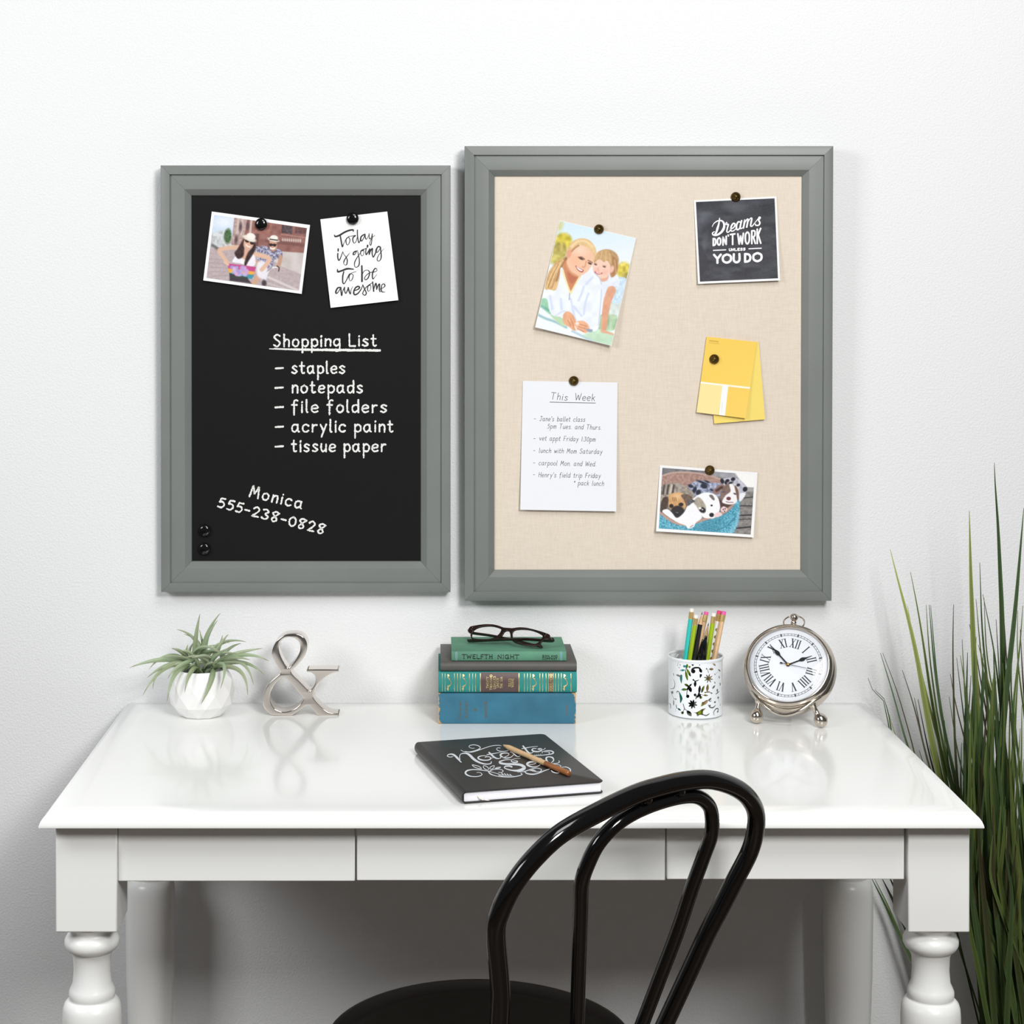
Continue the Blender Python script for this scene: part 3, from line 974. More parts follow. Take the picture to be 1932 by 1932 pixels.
    s.poly([(560, 840), (690, 900), (620, 1000), (570, 950)], (190, 112, 78), 16)
    s.line([(490, 830), (540, 980), (596, 1130)], 22, (240, 230, 176), 6)
    s.line([(716, 910), (660, 1010), (604, 1120)], 18, (238, 226, 168), 6)
    s.line([(585, 1130), (580, 1210)], 14, (170, 176, 190), 5, False)
    # head
    s.ell(742, 600, 190, 185, (222, 186, 136), 20, 8, tex=(34, 14))
    s.poly([(600, 520), (700, 490), (830, 530), (905, 620), (890, 720), (830, 830), (745, 890), (680, 905), (600, 860), (545, 760), (560, 650)], (240, 194, 164), 9)
    s.poly([(540, 740), (600, 840), (690, 900), (640, 900), (560, 830)], (214, 148, 108), 14)
    s.ell(660, 700, 60, 70, (246, 186, 150), 0, 34, op=.7)
    s.ell(720, 560, 90, 60, (246, 214, 190), 20, 34, op=.7)
    s.poly([(540, 630), (570, 560), (590, 500), (690, 420), (820, 425), (905, 510), (930, 620), (905, 640), (850, 560), (760, 505), (690, 500), (630, 560), (610, 610)], (228, 194, 142), 7, tex=(30, 16))
    s.line([(610, 520), (690, 455), (790, 450), (880, 520)], 26, (240, 212, 164), 12)
    s.line([(600, 590), (650, 540), (700, 505)], 18, (176, 122, 78), 10)
    s.ell(576, 612, 30, 58, (228, 162, 132), 12, 7)
    s.line([(700, 660), (740, 655), (780, 684)], 13, (150, 98, 66), 6)
    s.line([(825, 700), (855, 712), (880, 730)], 13, (150, 98, 66), 6)
    s.ell(736, 676, 32, 14, (84, 58, 50), 24, 6)
    s.ell(848, 738, 26, 13, (84, 58, 50), 24, 6)
    s.line([(800, 710), (790, 760), (775, 790), (752, 782)], 13, (216, 142, 112), 9)
    s.poly([(662, 764), (710, 800), (768, 826), (745, 856), (700, 836), (672, 800)], (186, 84, 80), 5)
    s.poly([(676, 778), (715, 808), (754, 826), (738, 838), (704, 824), (682, 798)], (252, 246, 242), 4)
    # hands
    s.poly([(500, 1410), (560, 1362), (630, 1410), (670, 1500), (690, 1600), (640, 1612), (570, 1560), (510, 1520)], (230, 170, 130), 8, tex=(40, 20))
    s.poly([(660, 1500), (760, 1486), (830, 1540), (840, 1600), (790, 1645), (700, 1600), (650, 1560)], (234, 176, 138), 8, tex=(40, 20))
    for q in ([(560, 1480), (600, 1550)], [(600, 1460), (640, 1570)], [(650, 1560), (670, 1610)], [(700, 1560), (790, 1590)], [(720, 1530), (810, 1560)], [(690, 1590), (770, 1625)]):
        s.line(q, 8, (196, 124, 92), 6, False)
    s.ell(682, 1520, 24, 22, (246, 226, 216), 0, 6)
    s.line([(655, 1560), (676, 1612)], 18, (250, 232, 220), 6, False)
    s.poly([(800, 1590), (880, 1600), (870, 1632), (820, 1626)], (150, 160, 178), 8)
    s.line([(905, 860), (970, 930), (1000, 1010)], 10, (184, 200, 226), 6)
    s.grain(9, 5)
    return s


t, T3, uv = paper(PIN, 'photo_print', 'tilted photo print of a blonde woman and girl, no border', 'photo', cB, qM, lM)
picture(t, PIN, cB, [(459, 183), (1445, 413), (1127, 1806), (140, 1567)], uv, lM, 0.0098, paint_family, 226, 316, M_PRINT)

# --- dark quote card
cD = crop(1280, 340, 8.782)
qD = [(255, 335), (1625, 270), (1683, 1660), (325, 1718)]
lD = lambda u, v: 0.0012 + 0.006 * v ** 2 + 0.0007 * math.sin(5 * u + 3 * v) * v


def paint_dark(P):
    s = Paint(P, (58, 59, 66))
    s.C += ((vnoise(P * (1, 2.6), 160, 5) - 0.5) * 30 + (vnoise(P * (1, 4), 22, 8) - 0.5) * 16)[:, None]
    s.ell(400, 640, 90, 140, (118, 122, 132), 50, 80, op=.6)  # pale patches painted in: part chalk smear, part sheen reflected off the card
    s.ell(950, 430, 110, 80, (112, 114, 122), 0, 70, op=.5)
    s.ell(1300, 330, 300, 40, (70, 72, 80), 0, 40, op=.5)
    s.ell(420, 1100, 30, 160, (106, 108, 118), 12, 40, op=.6)
    s.poly([(395, 1100), (500, 1330), (520, 1420), (360, 1600), (340, 1100)], (50, 50, 58), 14, False, op=.8)
    return s


t, T3, uv = paper(PIN, 'quote_card', 'square white-bordered black card reading "Dreams don\'t work unless you do"', 'card', cD, qD, lD)
picture(t, PIN, cD, [(290, 361), (1593, 300), (1650, 1625), (357, 1681)], uv, lD, 0.0098, paint_dark, 160, 160, attr_mat('printed_gloss_ink', 0.5, 0.25), 'printed_panel')
M_WPRINT = mat('white_print', (245, 245, 247), 0.5)
m = M()


def boxed(ch, q, w, h=0.0006):
    g, wd = glyph(ch)
    x0 = min(p[0] for a, _ in g for p in a)
    y0, y1 = min(p[1] for a, _ in g for p in a), max(p[1] for a, _ in g for p in a)
    for k, (pts, sharp) in enumerate(g):
        uv_ = np.array([((x - x0) / max(wd - x0, .1), 1 - (y - y0) / (y1 - y0)) for x, y in pts])
        P = bil(q, uv_[:, 0], uv_[:, 1])
        if sharp or len(P) < 3:
            for a, b in zip(P[:-1], P[1:]):
                ribbon(m, np.linspace(a, b, 6), w, T3, h + k * 4e-6)
        else:
            ribbon(m, spline(list(P), 8), w, T3, h + k * 4e-6)


def rect(x0, x1, yl0, yr0, yl1, yr1):
    return [(x0, yl0), (x1, yr0), (x1, yr1), (x0, yl1)]


for ch, x0, x1, a, b, c, d in (('D', 578, 618, 968, 962, 1082, 1078), ('O', 650, 696, 956, 950, 1076, 1072), ('N', 738, 792, 940, 930, 1074, 1070), ('T', 862, 934, 900, 890, 1066, 1064),
                               ('W', 984, 1076, 890, 880, 1062, 1056), ('O', 1112, 1172, 860, 850, 1056, 1052), ('R', 1216, 1274, 840, 826, 1050, 1048), ('K', 1306, 1364, 812, 798, 1048, 1044)):
    boxed(ch, rect(x0, x1, a, b, c, d), 27)
ribbon(m, [(824, 908), (828, 924)], 24, T3, 0.0006)
for i, ch in enumerate('UNLESS'):
    x = 842 + i * 46.5
    boxed(ch, rect(x, x + 30, 1134 - i * 2, 1132 - i * 2, 1172 - i * 2, 1170 - i * 2), 14)
ribbon(m, np.linspace((580, 1163), (785, 1154), 8), 17, T3, 0.0006)
ribbon(m, np.linspace((1168, 1136), (1372, 1127), 8), 17, T3, 0.0006)
for ch, x0, x1, a, b, c, d in (('Y', 590, 702, 1236, 1232, 1372, 1368), ('O', 742, 864, 1232, 1226, 1368, 1362), ('U', 918, 1010, 1226, 1222, 1362, 1358), ('D', 1104, 1192, 1222, 1220, 1352, 1348), ('O', 1248, 1370, 1208, 1204, 1344, 1338)):
    boxed(ch, rect(x0, x1, a, b, c, d), 37)


def cal(pts, w0, w1=None, w2=None, n=10):
    Q = spline(pts, n)
    if w2 is None:
        ww = np.linspace(w0, w0 if w1 is None else w1, len(Q))
    else:
        ww = np.interp(np.linspace(0, 1, len(Q)), [0, .5, 1], [w0, w1, w2])
    ribbon(m, Q, ww, T3, 0.0006 + len(m.v) * 1e-8)


cal([(558, 770), (590, 715), (650, 675), (715, 672), (752, 712), (756, 780), (720, 850), (660, 898), (600, 912), (570, 898), (566, 872), (596, 852)], 8, 40, 14)
cal([(682, 630), (670, 720), (650, 790), (632, 850), (606, 900)], 14, 36, 30)
cal([(762, 760), (788, 712), (800, 700), (792, 730), (826, 734), (812, 790), (802, 850), (826, 862), (862, 826)], 14, 26, 16)
cal([(866, 812), (918, 780), (938, 728), (908, 718), (874, 770), (872, 836), (908, 840), (956, 800)], 16, 28, 14)
cal([(1034, 700), (992, 690), (962, 750), (966, 812), (1000, 812), (1036, 744)], 20, 30, 16)
cal([(1046, 672), (1030, 740), (1024, 800), (1060, 790)], 28, 28, 14)
cal([(1090, 670), (1098, 660), (1090, 720), (1076, 790)], 16, 30, 28)
cal([(1086, 730), (1130, 656), (1154, 650), (1144, 710), (1132, 776)], 12, 26, 28)
cal([(1142, 710), (1190, 636), (1216, 634), (1204, 700), (1196, 756), (1222, 760), (1262, 712)], 12, 28, 14)
cal([(1258, 716), (1320, 640), (1338, 612), (1356, 622), (1330, 660), (1350, 706), (1330, 744), (1286, 748), (1274, 728)], 10, 28, 18)
m.build('lettering', M_WPRINT, t, smooth=False)

# --- paint swatch cards
cS = crop(1280, 610, 9.2)


def swatch(label, q, lift, base, painter, group):
    t, T3, uv = paper(PIN, 'paint_swatch_card', label, 'card', cS, q, lift, base, group, mat('yellow_card_edge', (236, 206, 104), 0.5))
    picture(t, PIN, cS, q, uv, lift, base, painter, 110, 150, M_INKP, 'colour_print')
    return t


def paint_back(P):
    return Paint(P, (246, 220, 112))


def paint_front(P):
    s = Paint(P, (247, 209, 92))
    q = [(490, 232), (1360, 325), (1165, 1650), (315, 1545)]
    s.poly([(365, 1020), (770, 1065), (690, 1620), (290, 1580)], (248, 229, 158), 4, False)
    s.poly([(770, 1065), (1290, 1110), (1190, 1680), (690, 1600)], (246, 206, 92), 4, False)
    s.line([(360, 1025), (1290, 1128)], 30, (250, 247, 232), 4, False)
    s.poly([(762, 1070), (866, 1085), (806, 1620), (700, 1600)], (246, 246, 246), 4, False)
    s.line([(765, 1370), (748, 1540)], 10, (222, 222, 224), 5, False)
    for k in range(9):
        s.line([(540 + k * 18, 302 + k * 2), (550 + k * 18, 303 + k * 2)], 16, (206, 160, 60), 6, False)
        s.line([(535 + k * 20, 338 + k * 2), (546 + k * 20, 340 + k * 2)], 15, (226, 184, 76), 6, False)
    return s


swatch('plain yellow swatch card tucked behind the striped swatch', [(500, 252), (1394, 325), (1502, 1668), (620, 1742)], lambda u, v: 0.0010 + 0.003 * v * v, 0.0098, paint_back, 'yellow paint swatches')
swatch('front yellow swatch card with white stripes and lighter block', [(490, 232), (1360, 325), (1165, 1650), (315, 1545)], lambda u, v: 0.0026 + 0.0075 * v * v * (0.4 + 0.6 * u), 0.0098, paint_front, 'yellow paint swatches')

# --- handwritten weekly note
cN = crop(960, 700, 6.9)
qN = [(182, 128), (1415, 150), (1398, 1828), (148, 1806)]
lN = lambda u, v: 0.0012 + 0.0065 * v ** 2 + 0.002 * math.sin(PI * u) * v * (1 - v)
t, T3, uv = paper(PIN, 'note_sheet', 'tall white note headed "This Week" with a handwritten to-do list', 'note', cN, qN, lN, material=mat('white_writing_paper', (233, 234, 239), 0.7, 0, 0.25))
M_PEN = mat('grey_pen_ink', (84, 84, 90), 0.5)
m = M()
NH = 0.00025
write_text(m, 'This', (542, 366), (758, 384), 88, 6.6, T3, NH, 0.10, 2.4)
write_text(m, 'Week', (858, 380), (1116, 388), 90, 6.6, T3, NH, 0.10, 1.8)
ribbon(m, np.linspace((535, 405), (1127, 417), 20), 7.5, T3, NH)
for txt, a, b in (('-', (323, 638), (346, 638)), ("Jane's ballet class", (398, 650), (988, 660)), ('5pm Tues. and Thurs.', (498, 746), (1200, 764)), ('-', (318, 896), (343, 896)),
                  ('vet appt Friday 1:30pm', (392, 903), (1122, 918)), ('-', (316, 1052), (341, 1052)), ('lunch with Mom Saturday', (388, 1063), (1212, 1078)), ('-', (314, 1212), (339, 1212)),
                  ('carpool Mon. and Wed.', (386, 1224), (1130, 1240)), ('-', (311, 1366), (336, 1366)), ("Henry's field trip Friday", (382, 1380), (1190, 1392)), ('* pack lunch', (842, 1484), (1232, 1494))):
    write_text(m, txt, a, b, 62 if txt != '-' else 40, 5.0, T3, NH, 0.16, 1.9, 6.0)
m.build('handwriting', M_PEN, t, smooth=False)

# --- puppies
cP = crop(1220, 860, 8.4)
qP = [(210, 147), (1757, 265), (1693, 1295), (150, 1195)]
lP = lambda u, v: 0.0012 + 0.0085 * v ** 2 * (1 - 0.35 * u) + 0.001 * (1 - u) * v


def paint_puppies(P):
    s = Paint(P, (118, 114, 114))
    s.C += ((vnoise(P * (0.4, 3), 60, 4) - 0.5) * 50)[:, None]
    s.poly([(240, 180), (1000, 230), (1000, 320), (240, 300)], (126, 124, 128), 20, False, tex=(60, 30))
    s.poly([(1000, 230), (1420, 260), (1480, 380), (1000, 330)], (158, 158, 164), 20, False, tex=(60, 30))
    s.poly([(1380, 240), (1760, 260), (1740, 515), (1590, 500), (1480, 390)], (250, 249, 247), 14, False)
    s.poly([(1590, 520), (1740, 520), (1740, 1300), (1340, 1240), (1440, 700)], (132, 128, 126), 8, False, tex=(30, 40))
    s.line([(1560, 545), (1720, 530)], 60, (170, 168, 166), 14, False)
    for a, b, w_ in (((1540, 668), (1720, 650), 12), ((1470, 795), (1720, 792), 14), ((1460, 945), (1720, 935), 20), ((1400, 1150), (1720, 1120), 22), ((1440, 1010), (1720, 1000), 10)):
        s.line([a, b], w_, (48, 46, 50), 6, False)
    for y in (720, 860, 1060, 1200):
        s.line([(1480, y), (1720, y - 10)], 30, (160, 154, 148), 14, False, op=.6)
    s.poly([(235, 330), (330, 280), (480, 258), (700, 262), (900, 290), (1080, 330), (1200, 385), (1150, 470), (700, 500), (235, 480)], (172, 138, 128), 9, tex=(24, 34))
    s.line([(240, 320), (400, 270), (650, 262), (950, 300), (1190, 378)], 22, (200, 170, 160), 10)
    # bed front
    s.poly([(200, 900), (300, 980), (450, 1070), (640, 1105), (800, 1070), (950, 1010), (1150, 960), (1320, 860), (1455, 690), (1475, 780), (1460, 980), (1420, 1130), (1340, 1240), (1000, 1220), (190, 1180)], (92, 168, 192), 7, tex=(13, 80))
    s.poly([(760, 1090), (1000, 1020), (1200, 960), (1200, 1100), (1000, 1200), (760, 1170)], (62, 136, 160), 40, tex=(13, 60), op=.6)
    s.line([(1060, 1200), (1250, 1120), (1380, 1000), (1450, 880)], 12, (52, 116, 140), 8)
    s.line([(1330, 1210), (1420, 1090), (1455, 900)], 40, (140, 196, 220), 22, tex=(13, 50))
    s.line([(205, 890), (330, 990), (470, 1065), (640, 1090), (790, 1050), (940, 1000), (1100, 955), (1300, 840), (1420, 700)], 40, (190, 152, 140), 9)
    # merle dog
    s.poly([(655, 480), (760, 410), (880, 388), (1010, 420), (1180, 450), (1160, 640), (800, 650), (700, 560)], (160, 166, 190), 8, tex=(26, 90))
    for x, y, rx, ry in ((700, 480, 46, 26), (760, 540, 30, 60), (820, 580, 40, 44), (910, 480, 54, 40), (880, 420, 90, 18), (1030, 540, 26, 16), (960, 410, 50, 14)):
        s.ell(x, y, rx, ry, (44, 46, 60), 20, 9)
    s.poly([(1165, 420), (1210, 365), (1290, 350), (1380, 345), (1480, 380), (1560, 460), (1590, 530), (1560, 600), (1500, 690), (1440, 640), (1250, 480)], (196, 196, 208), 8, tex=(24, 50))
    for x, y, rx, ry in ((1198, 402, 30, 42), (1280, 395, 34, 26), (1370, 370, 36, 28), (1330, 430, 40, 16), (1452, 462, 30, 22), (1255, 430, 20, 30)):
        s.ell(x, y, rx, ry, (38, 38, 48), -20, 8)
    s.ell(1560, 530, 36, 40, (34, 34, 42), 30, 7)
    s.poly([(1480, 600), (1570, 600), (1520, 690), (1470, 720)], (240, 240, 244), 8)
    # brown and white dog
    s.poly([(1150, 690), (1300, 760), (1370, 760), (1290, 810), (1180, 810)], (84, 62, 60), 9)
    s.ell(1310, 610, 142, 165, (132, 108, 98), 6, 9, tex=(30, 24))
    s.poly([(1310, 455), (1375, 460), (1410, 560), (1440, 700), (1390, 760), (1300, 770), (1200, 740), (1215, 680), (1260, 620), (1330, 560)], (246, 243, 246), 9)
    s.poly([(1055, 590), (1090, 510), (1160, 466), (1220, 465), (1170, 550), (1130, 610)], (150, 116, 104), 8)
    s.line([(1110, 550), (1190, 500)], 40, (74, 54, 54), 12, False)
    s.poly([(1400, 470), (1450, 540), (1462, 640), (1440, 710), (1420, 600)], (126, 90, 78), 8)
    s.ell(1300, 677, 36, 28, (116, 58, 66), 0, 6)
    s.line([(1260, 726), (1300, 736), (1370, 738)], 10, (110, 66, 74), 5)
    s.ell(1218, 574, 34, 14, (96, 92, 106), 0, 6)
    s.ell(1400, 602, 26, 14, (96, 92, 106), 20, 6)
    # tan dog
    s.poly([(230, 520), (300, 460), (420, 430), (540, 440), (650, 510), (750, 600), (700, 720), (300, 760), (225, 760)], (156, 146, 136), 9, tex=(30, 60))
    for x in (280, 345, 430):
        s.line([(x, 470), (x - 20, 600)], 26, (66, 60, 62), 12, False)
    s.line([(400, 470), (370, 590)], 26, (214, 198, 176), 12, False)
    s.poly([(340, 640), (440, 585), (560, 590), (620, 680), (620, 800), (560, 880), (420, 880), (345, 790)], (212, 164, 112), 9, tex=(24, 24))
    s.ell(480, 640, 70, 44, (232, 190, 140), 0, 26)
    for dx in (-40, -15, 10):
        s.line([(450 + dx, 660), (460 + dx, 720)], 9, (128, 88, 56), 6, False)
    s.poly([(340, 655), (260, 670), (225, 780), (225, 890), (290, 870), (335, 790)], (76, 60, 54), 9, tex=(20, 24))
    s.poly([(545, 625), (640, 610), (725, 670), (660, 760), (635, 800), (590, 700)], (112, 92, 82), 8, tex=(20, 24))
    s.ell(490, 885, 108, 95, (44, 40, 44), 0, 12)
    s.ell(490, 915, 44, 30, (30, 28, 34), 0, 9)
    s.ell(485, 900, 20, 9, (110, 110, 120), 0, 6)
    s.ell(392, 795, 34, 32, (40, 34, 34), 0, 8)
    s.ell(545, 772, 38, 30, (40, 34, 34), 0, 8)
    # white dog
    s.poly([(250, 890), (320, 845), (400, 900), (480, 985), (590, 900), (640, 810), (720, 770), (880, 960), (780, 1060), (740, 1130), (640, 1110), (460, 1040)], (247, 247, 251), 8)
    s.poly([(680, 760), (800, 630), (950, 580), (1080, 615), (1145, 700), (1160, 850), (1080, 980), (1000, 990), (900, 975), (800, 860)], (249, 249, 252), 8)
    s.poly([(745, 730), (810, 655), (890, 710), (942, 820), (920, 905), (850, 890), (790, 800)], (172, 162, 148), 10, tex=(24, 24))
    s.ell(885, 858, 52, 42, (40, 38, 42), 30, 8)
    s.ell(884, 852, 14, 10, (210, 210, 216), 0, 4)
    s.ell(846, 830, 24, 18, (246, 240, 236), 0, 6)
    s.ell(1030, 787, 17, 15, (30, 30, 34), 0, 5)
    s.ell(1030, 937, 38, 34, (34, 32, 38), 0, 6)
    s.poly([(655, 720), (720, 690), (770, 720), (720, 750), (660, 790)], (92, 92, 98), 7, tex=(14, 60))
    s.poly([(990, 630), (1040, 620), (1080, 690), (1050, 700)], (120, 112, 108), 7)
    s.poly([(1070, 930), (1140, 890), (1200, 930), (1150, 965), (1080, 970)], (240, 212, 214), 7)
    s.poly([(1170, 850), (1220, 800), (1280, 840), (1250, 890), (1200, 890)], (238, 208, 208), 7)
    for x, y in ((1215, 850), (1235, 880), (1245, 840)):
        s.ell(x, y, 9, 13, (80, 50, 56), 20, 4)
    s.poly([(630, 1080), (720, 1050), (755, 1090), (700, 1150), (640, 1140)], (248, 246, 248), 8)
    s.line([(690, 1130), (735, 1100)], 14, (170, 140, 146), 6, False)
    s.grain(10, 8)
    return s


t, T3, uv = paper(PIN, 'photo_print', 'white-bordered photo print of puppies in a teal dog bed', 'photo', cP, qP, lP)
picture(t, PIN, cP, [(250, 190), (1712, 298), (1650, 1248), (193, 1150)], uv, lP, 0.0098, paint_puppies, 270, 190, M_PRINT)

# ------------------------------------------------------------------ magnets and drawing pins
M_MAG = mat('glossy_black_plastic', (12, 12, 13), 0.12, 0, 0.6)
MAGP = [(0.0088, 0.0), (0.0096, 0.0012), (0.0100, 0.003), (0.0097, 0.0046), (0.0086, 0.0060), (0.0066, 0.0070), (0.0040, 0.0075), (1e-6, 0.0077)]
first = None
for px, py, h, lab in ((493, 423, 0.0112, 'black button magnet holding the cycling couple photo'), (665.5, 412.5, 0.0112, 'black button magnet holding the brush-lettered white card'),
                       (386.5, 1000.5, 0.0093, 'upper of two loose black magnets at the bottom of the chalkboard'), (386, 1035, 0.0093, 'lower of two loose black magnets at the bottom of the chalkboard')):
    p = CHALK.plane.hit(px, py, h)
    if first is None:
        first = M().lathe(MAGP, 40, p, CHALK.n).build('button_magnet', M_MAG)
        base_p = p
        o = first
        me = o.data
        for v in me.vertices:
            v.co -= Vector(p)
    else:
        o = first.copy()
        COL.objects.link(o)
    o.location = tuple(p)
    o['label'], o['category'], o['group'] = lab, 'magnet', 'black button magnets'

M_BRASS = mat('antique_brass', (122, 100, 56), 0.3, 1.0, 0.5, noise=(700, 0.55))
PINP = [(0.0062, 0.0), (0.0076, 0.0004), (0.0080, 0.0012), (0.0078, 0.0022), (0.0070, 0.0034), (0.0057, 0.0046), (0.0040, 0.0055), (0.0022, 0.0060), (0.0014, 0.0062), (0.0008, 0.0065), (1e-6, 0.0066)]
fl_ = lambda r, a: (0.00035 * math.cos(16 * a) * min(1, max(0, (r - 0.001) / 0.003)) if r < 0.0079 else 0)
first = None
for px, py, h, lab in ((1130, 432.5, 0.0112, 'brass drawing pin through the woman and girl photo'), (1388, 371.5, 0.0112, 'brass drawing pin through the dark square card'),
                       (1347.5, 677.5, 0.0136, 'brass drawing pin through the yellow swatch card'), (1082.5, 718.5, 0.0112, 'brass drawing pin through the This Week note'), (1339, 887, 0.0112, 'brass drawing pin through the puppies photo')):
    p = PIN.plane.hit(px, py, h)
    if first is None:
        first = M().lathe(PINP, 96, p, PIN.n, flute=fl_).build('drawing_pin', M_BRASS)
        for v in first.data.vertices:
            v.co -= Vector(p)
        o = first
    else:
        o = first.copy()
        COL.objects.link(o)
    o.location = tuple(p)
    o['label'], o['category'], o['group'] = lab, 'pin', 'brass drawing pins'


def extrude_outline(name, outer, holes, mtx, depth, bev, material, parent, res=3):
    """filled outline (2D, metres) with holes, extruded by depth to both sides and rounded"""
    cu = bpy.data.curves.new('outline', 'CURVE')
    cu.dimensions = '2D'
    cu.fill_mode = 'BOTH'
    cu.extrude = depth
    cu.bevel_depth = bev
    cu.bevel_resolution = res
    for L in [outer] + list(holes):
        sp = cu.splines.new('POLY')
        sp.points.add(len(L) - 1)
        for p, q in zip(sp.points, L):
            p.co = (q[0], q[1], 0, 1)
        sp.use_cyclic_u = True
    ob = bpy.data.objects.new('outline', cu)
    COL.objects.link(ob)
    dg = bpy.context.evaluated_depsgraph_get()
    me = bpy.data.meshes.new_from_object(ob.evaluated_get(dg))
    bpy.data.objects.remove(ob)
    me.name = name
    me.transform(mtx)
    me.transform(Matrix.Translation(-Vector(root_of(parent).location)))
    me.materials.clear()
    me.materials.append(material)
    import bmesh
    bm = bmesh.new()
    bm.from_mesh(me)
    bmesh.ops.remove_doubles(bm, verts=bm.verts, dist=1e-6)
    bmesh.ops.recalc_face_normals(bm, faces=bm.faces)
    bm.to_mesh(me)
    bm.free()
    me.polygons.foreach_set('use_smooth', [True] * len(me.polygons))
    try:
        me.set_sharp_from_angle(angle=math.radians(35))
    except Exception:
        pass
    o = bpy.data.objects.new(name, me)
    COL.objects.link(o)
    o.parent = parent
    return o


def frame_matrix(o, u, v, n):
    return Matrix(((u[0], v[0], n[0], o[0]), (u[1], v[1], n[1], o[1]), (u[2], v[2], n[2], o[2]), (0, 0, 0, 1)))


M_NICKEL = mat('polished_nickel', (224, 216, 208), 0.13, 1.0, 0.5)
M_BLACKINK = mat('black_print', (16, 18, 17), 0.6)
M_GILT = mat('gilt_stamping', (214, 196, 140), 0.3, 0.75)

# ------------------------------------------------------------------ air plant in a faceted pot
M_POT = mat('white_glazed_ceramic', (240, 239, 238), 0.22, 0, 0.5)
PO = np.array([-0.3765, -0.096, ZT])
pt = thing('potted_air_plant', 'spiky green air plant in a faceted white pot', 'plant', PO)
N = 11
rings = [(0.0315, 0.0, 0), (0.0345, 0.0015, 0), (0.0490, 0.0185, 0.5), (0.0525, 0.0390, 0), (0.0498, 0.0570, 0.5), (0.0405, 0.0735, 0), (0.0375, 0.0735, 0), (0.043, 0.055, 0), (0.02, 0.045, 0)]
V, Fc = [], []
for r, z, ph in rings:
    for k in range(N):
        a = 2 * PI * (k + ph + 0.2) / N
        rr = r
        V.append(PO + (rr * math.cos(a), rr * math.sin(a), z))
for i in range(len(rings) - 1):
    p0, p1 = rings[i][2], rings[i + 1][2]
    for k in range(N):
        a, b = i * N + k, i * N + (k + 1) % N
        c, d = (i + 1) * N + k, (i + 1) * N + (k + 1) % N
        if p0 == p1:
            Fc.append((a, b, d, c))
        elif p1 > p0:
            Fc += [(a, b, c), (b, d, c)]
        else:
            Fc += [(a, d, c), (a, b, d)]
Fc += [tuple(range(N))[::-1], tuple((len(rings) - 1) * N + k for k in range(N))]
M().add(V, Fc).build('pot', M_POT, pt, smooth=False, bevel=0.0012)
M_SOIL = mat('dark_moss', (50, 44, 32), 0.9, noise=(120, 0.5))
M().lathe([(0.0385, 0.056), (0.03, 0.062), (1e-6, 0.064)], 24, PO).build('moss', M_SOIL, pt)
M_AIR = attr_mat('grey_green_leaf', 0.55, 0.3)
cL = crop(230, 1140, 4.293)
LEAF = [((585, 430), (595, 240), (633, 76), 30), ((640, 440), (670, 210), (800, 70), 26), ((650, 430), (680, 240), (776, 130), 24), ((640, 400), (600, 230), (445, 205), 22),
        ((650, 400), (640, 270), (503, 243), 20), ((690, 430), (800, 250), (1008, 306), 24), ((730, 440), (800, 310), (862, 243), 26), ((690, 430), (760, 290), (870, 312), 20),
        ((740, 490), (900, 380), (1142, 358), 32), ((780, 480), (1000, 350), (1192, 462), 28), ((780, 500), (1000, 410), (1152, 572), 28), ((770, 500), (1010, 370), (1066, 655), 28),
        ((790, 510), (1020, 470), (1018, 740), 28), ((760, 490), (880, 440), (798, 685), 26), ((735, 520), (750, 600), (640, 812), 36), ((620, 520), (540, 500), (508, 716), 30),
        ((560, 500), (400, 480), (366, 796), 34), ((600, 450), (430, 480), (372, 602), 26), ((520, 480), (310, 460), (168, 740), 30), ((500, 490), (260, 480), (250, 690), 24),
        ((480, 470), (330, 480), (205, 596), 26), ((520, 462), (300, 415), (63, 514), 34), ((500, 440), (350, 360), (218, 528), 24), ((530, 430), (480, 370), (402, 357), 26),
        ((530, 440), (510, 390), (535, 328), 22), ((560, 420), (640, 290), (802, 386), 26), ((740, 470), (700, 380), (560, 440), 24), ((720, 520), (680, 390), (505, 432), 30),
        ((650, 555), (600, 470), (440, 545), 28), ((800, 430), (880, 330), (966, 318), 22), ((770, 480), (870, 400), (1040, 452), 28), ((740, 500), (640, 410), (430, 590), 30),
        ((700, 520), (740, 400), (880, 350), 26), ((570, 460), (600, 330), (700, 300), 24), ((620, 480), (560, 360), (470, 380), 26), ((690, 470), (660, 330), (720, 230), 24),
        ((660, 540), (690, 470), (750, 470), 26), ((600, 560), (640, 470), (560, 400), 28), ((680, 560), (740, 480), (840, 480), 28), ((760, 430), (800, 330), (815, 250), 22), ((540, 520), (480, 450), (420, 500), 26), ((600, 440), (640, 340), (760, 330), 22), ((560, 440), (520, 380), (590, 300), 22), ((700, 460), (780, 370), (930, 400), 26), ((580, 470), (470, 400), (330, 430), 26),
        ((640, 450), (700, 330), (810, 400), 22), ((680, 420), (650, 300), (628, 205), 20), ((800, 470), (930, 420), (1010, 520), 24), ((540, 480), (430, 440), (300, 540), 26), ((720, 540), (790, 470), (860, 520), 26), ((590, 540), (540, 470), (480, 540), 26)]
ros = [M(), M(), M()]
tn = [[], [], []]
cen = [(540, 500), (640, 480), (760, 500)]
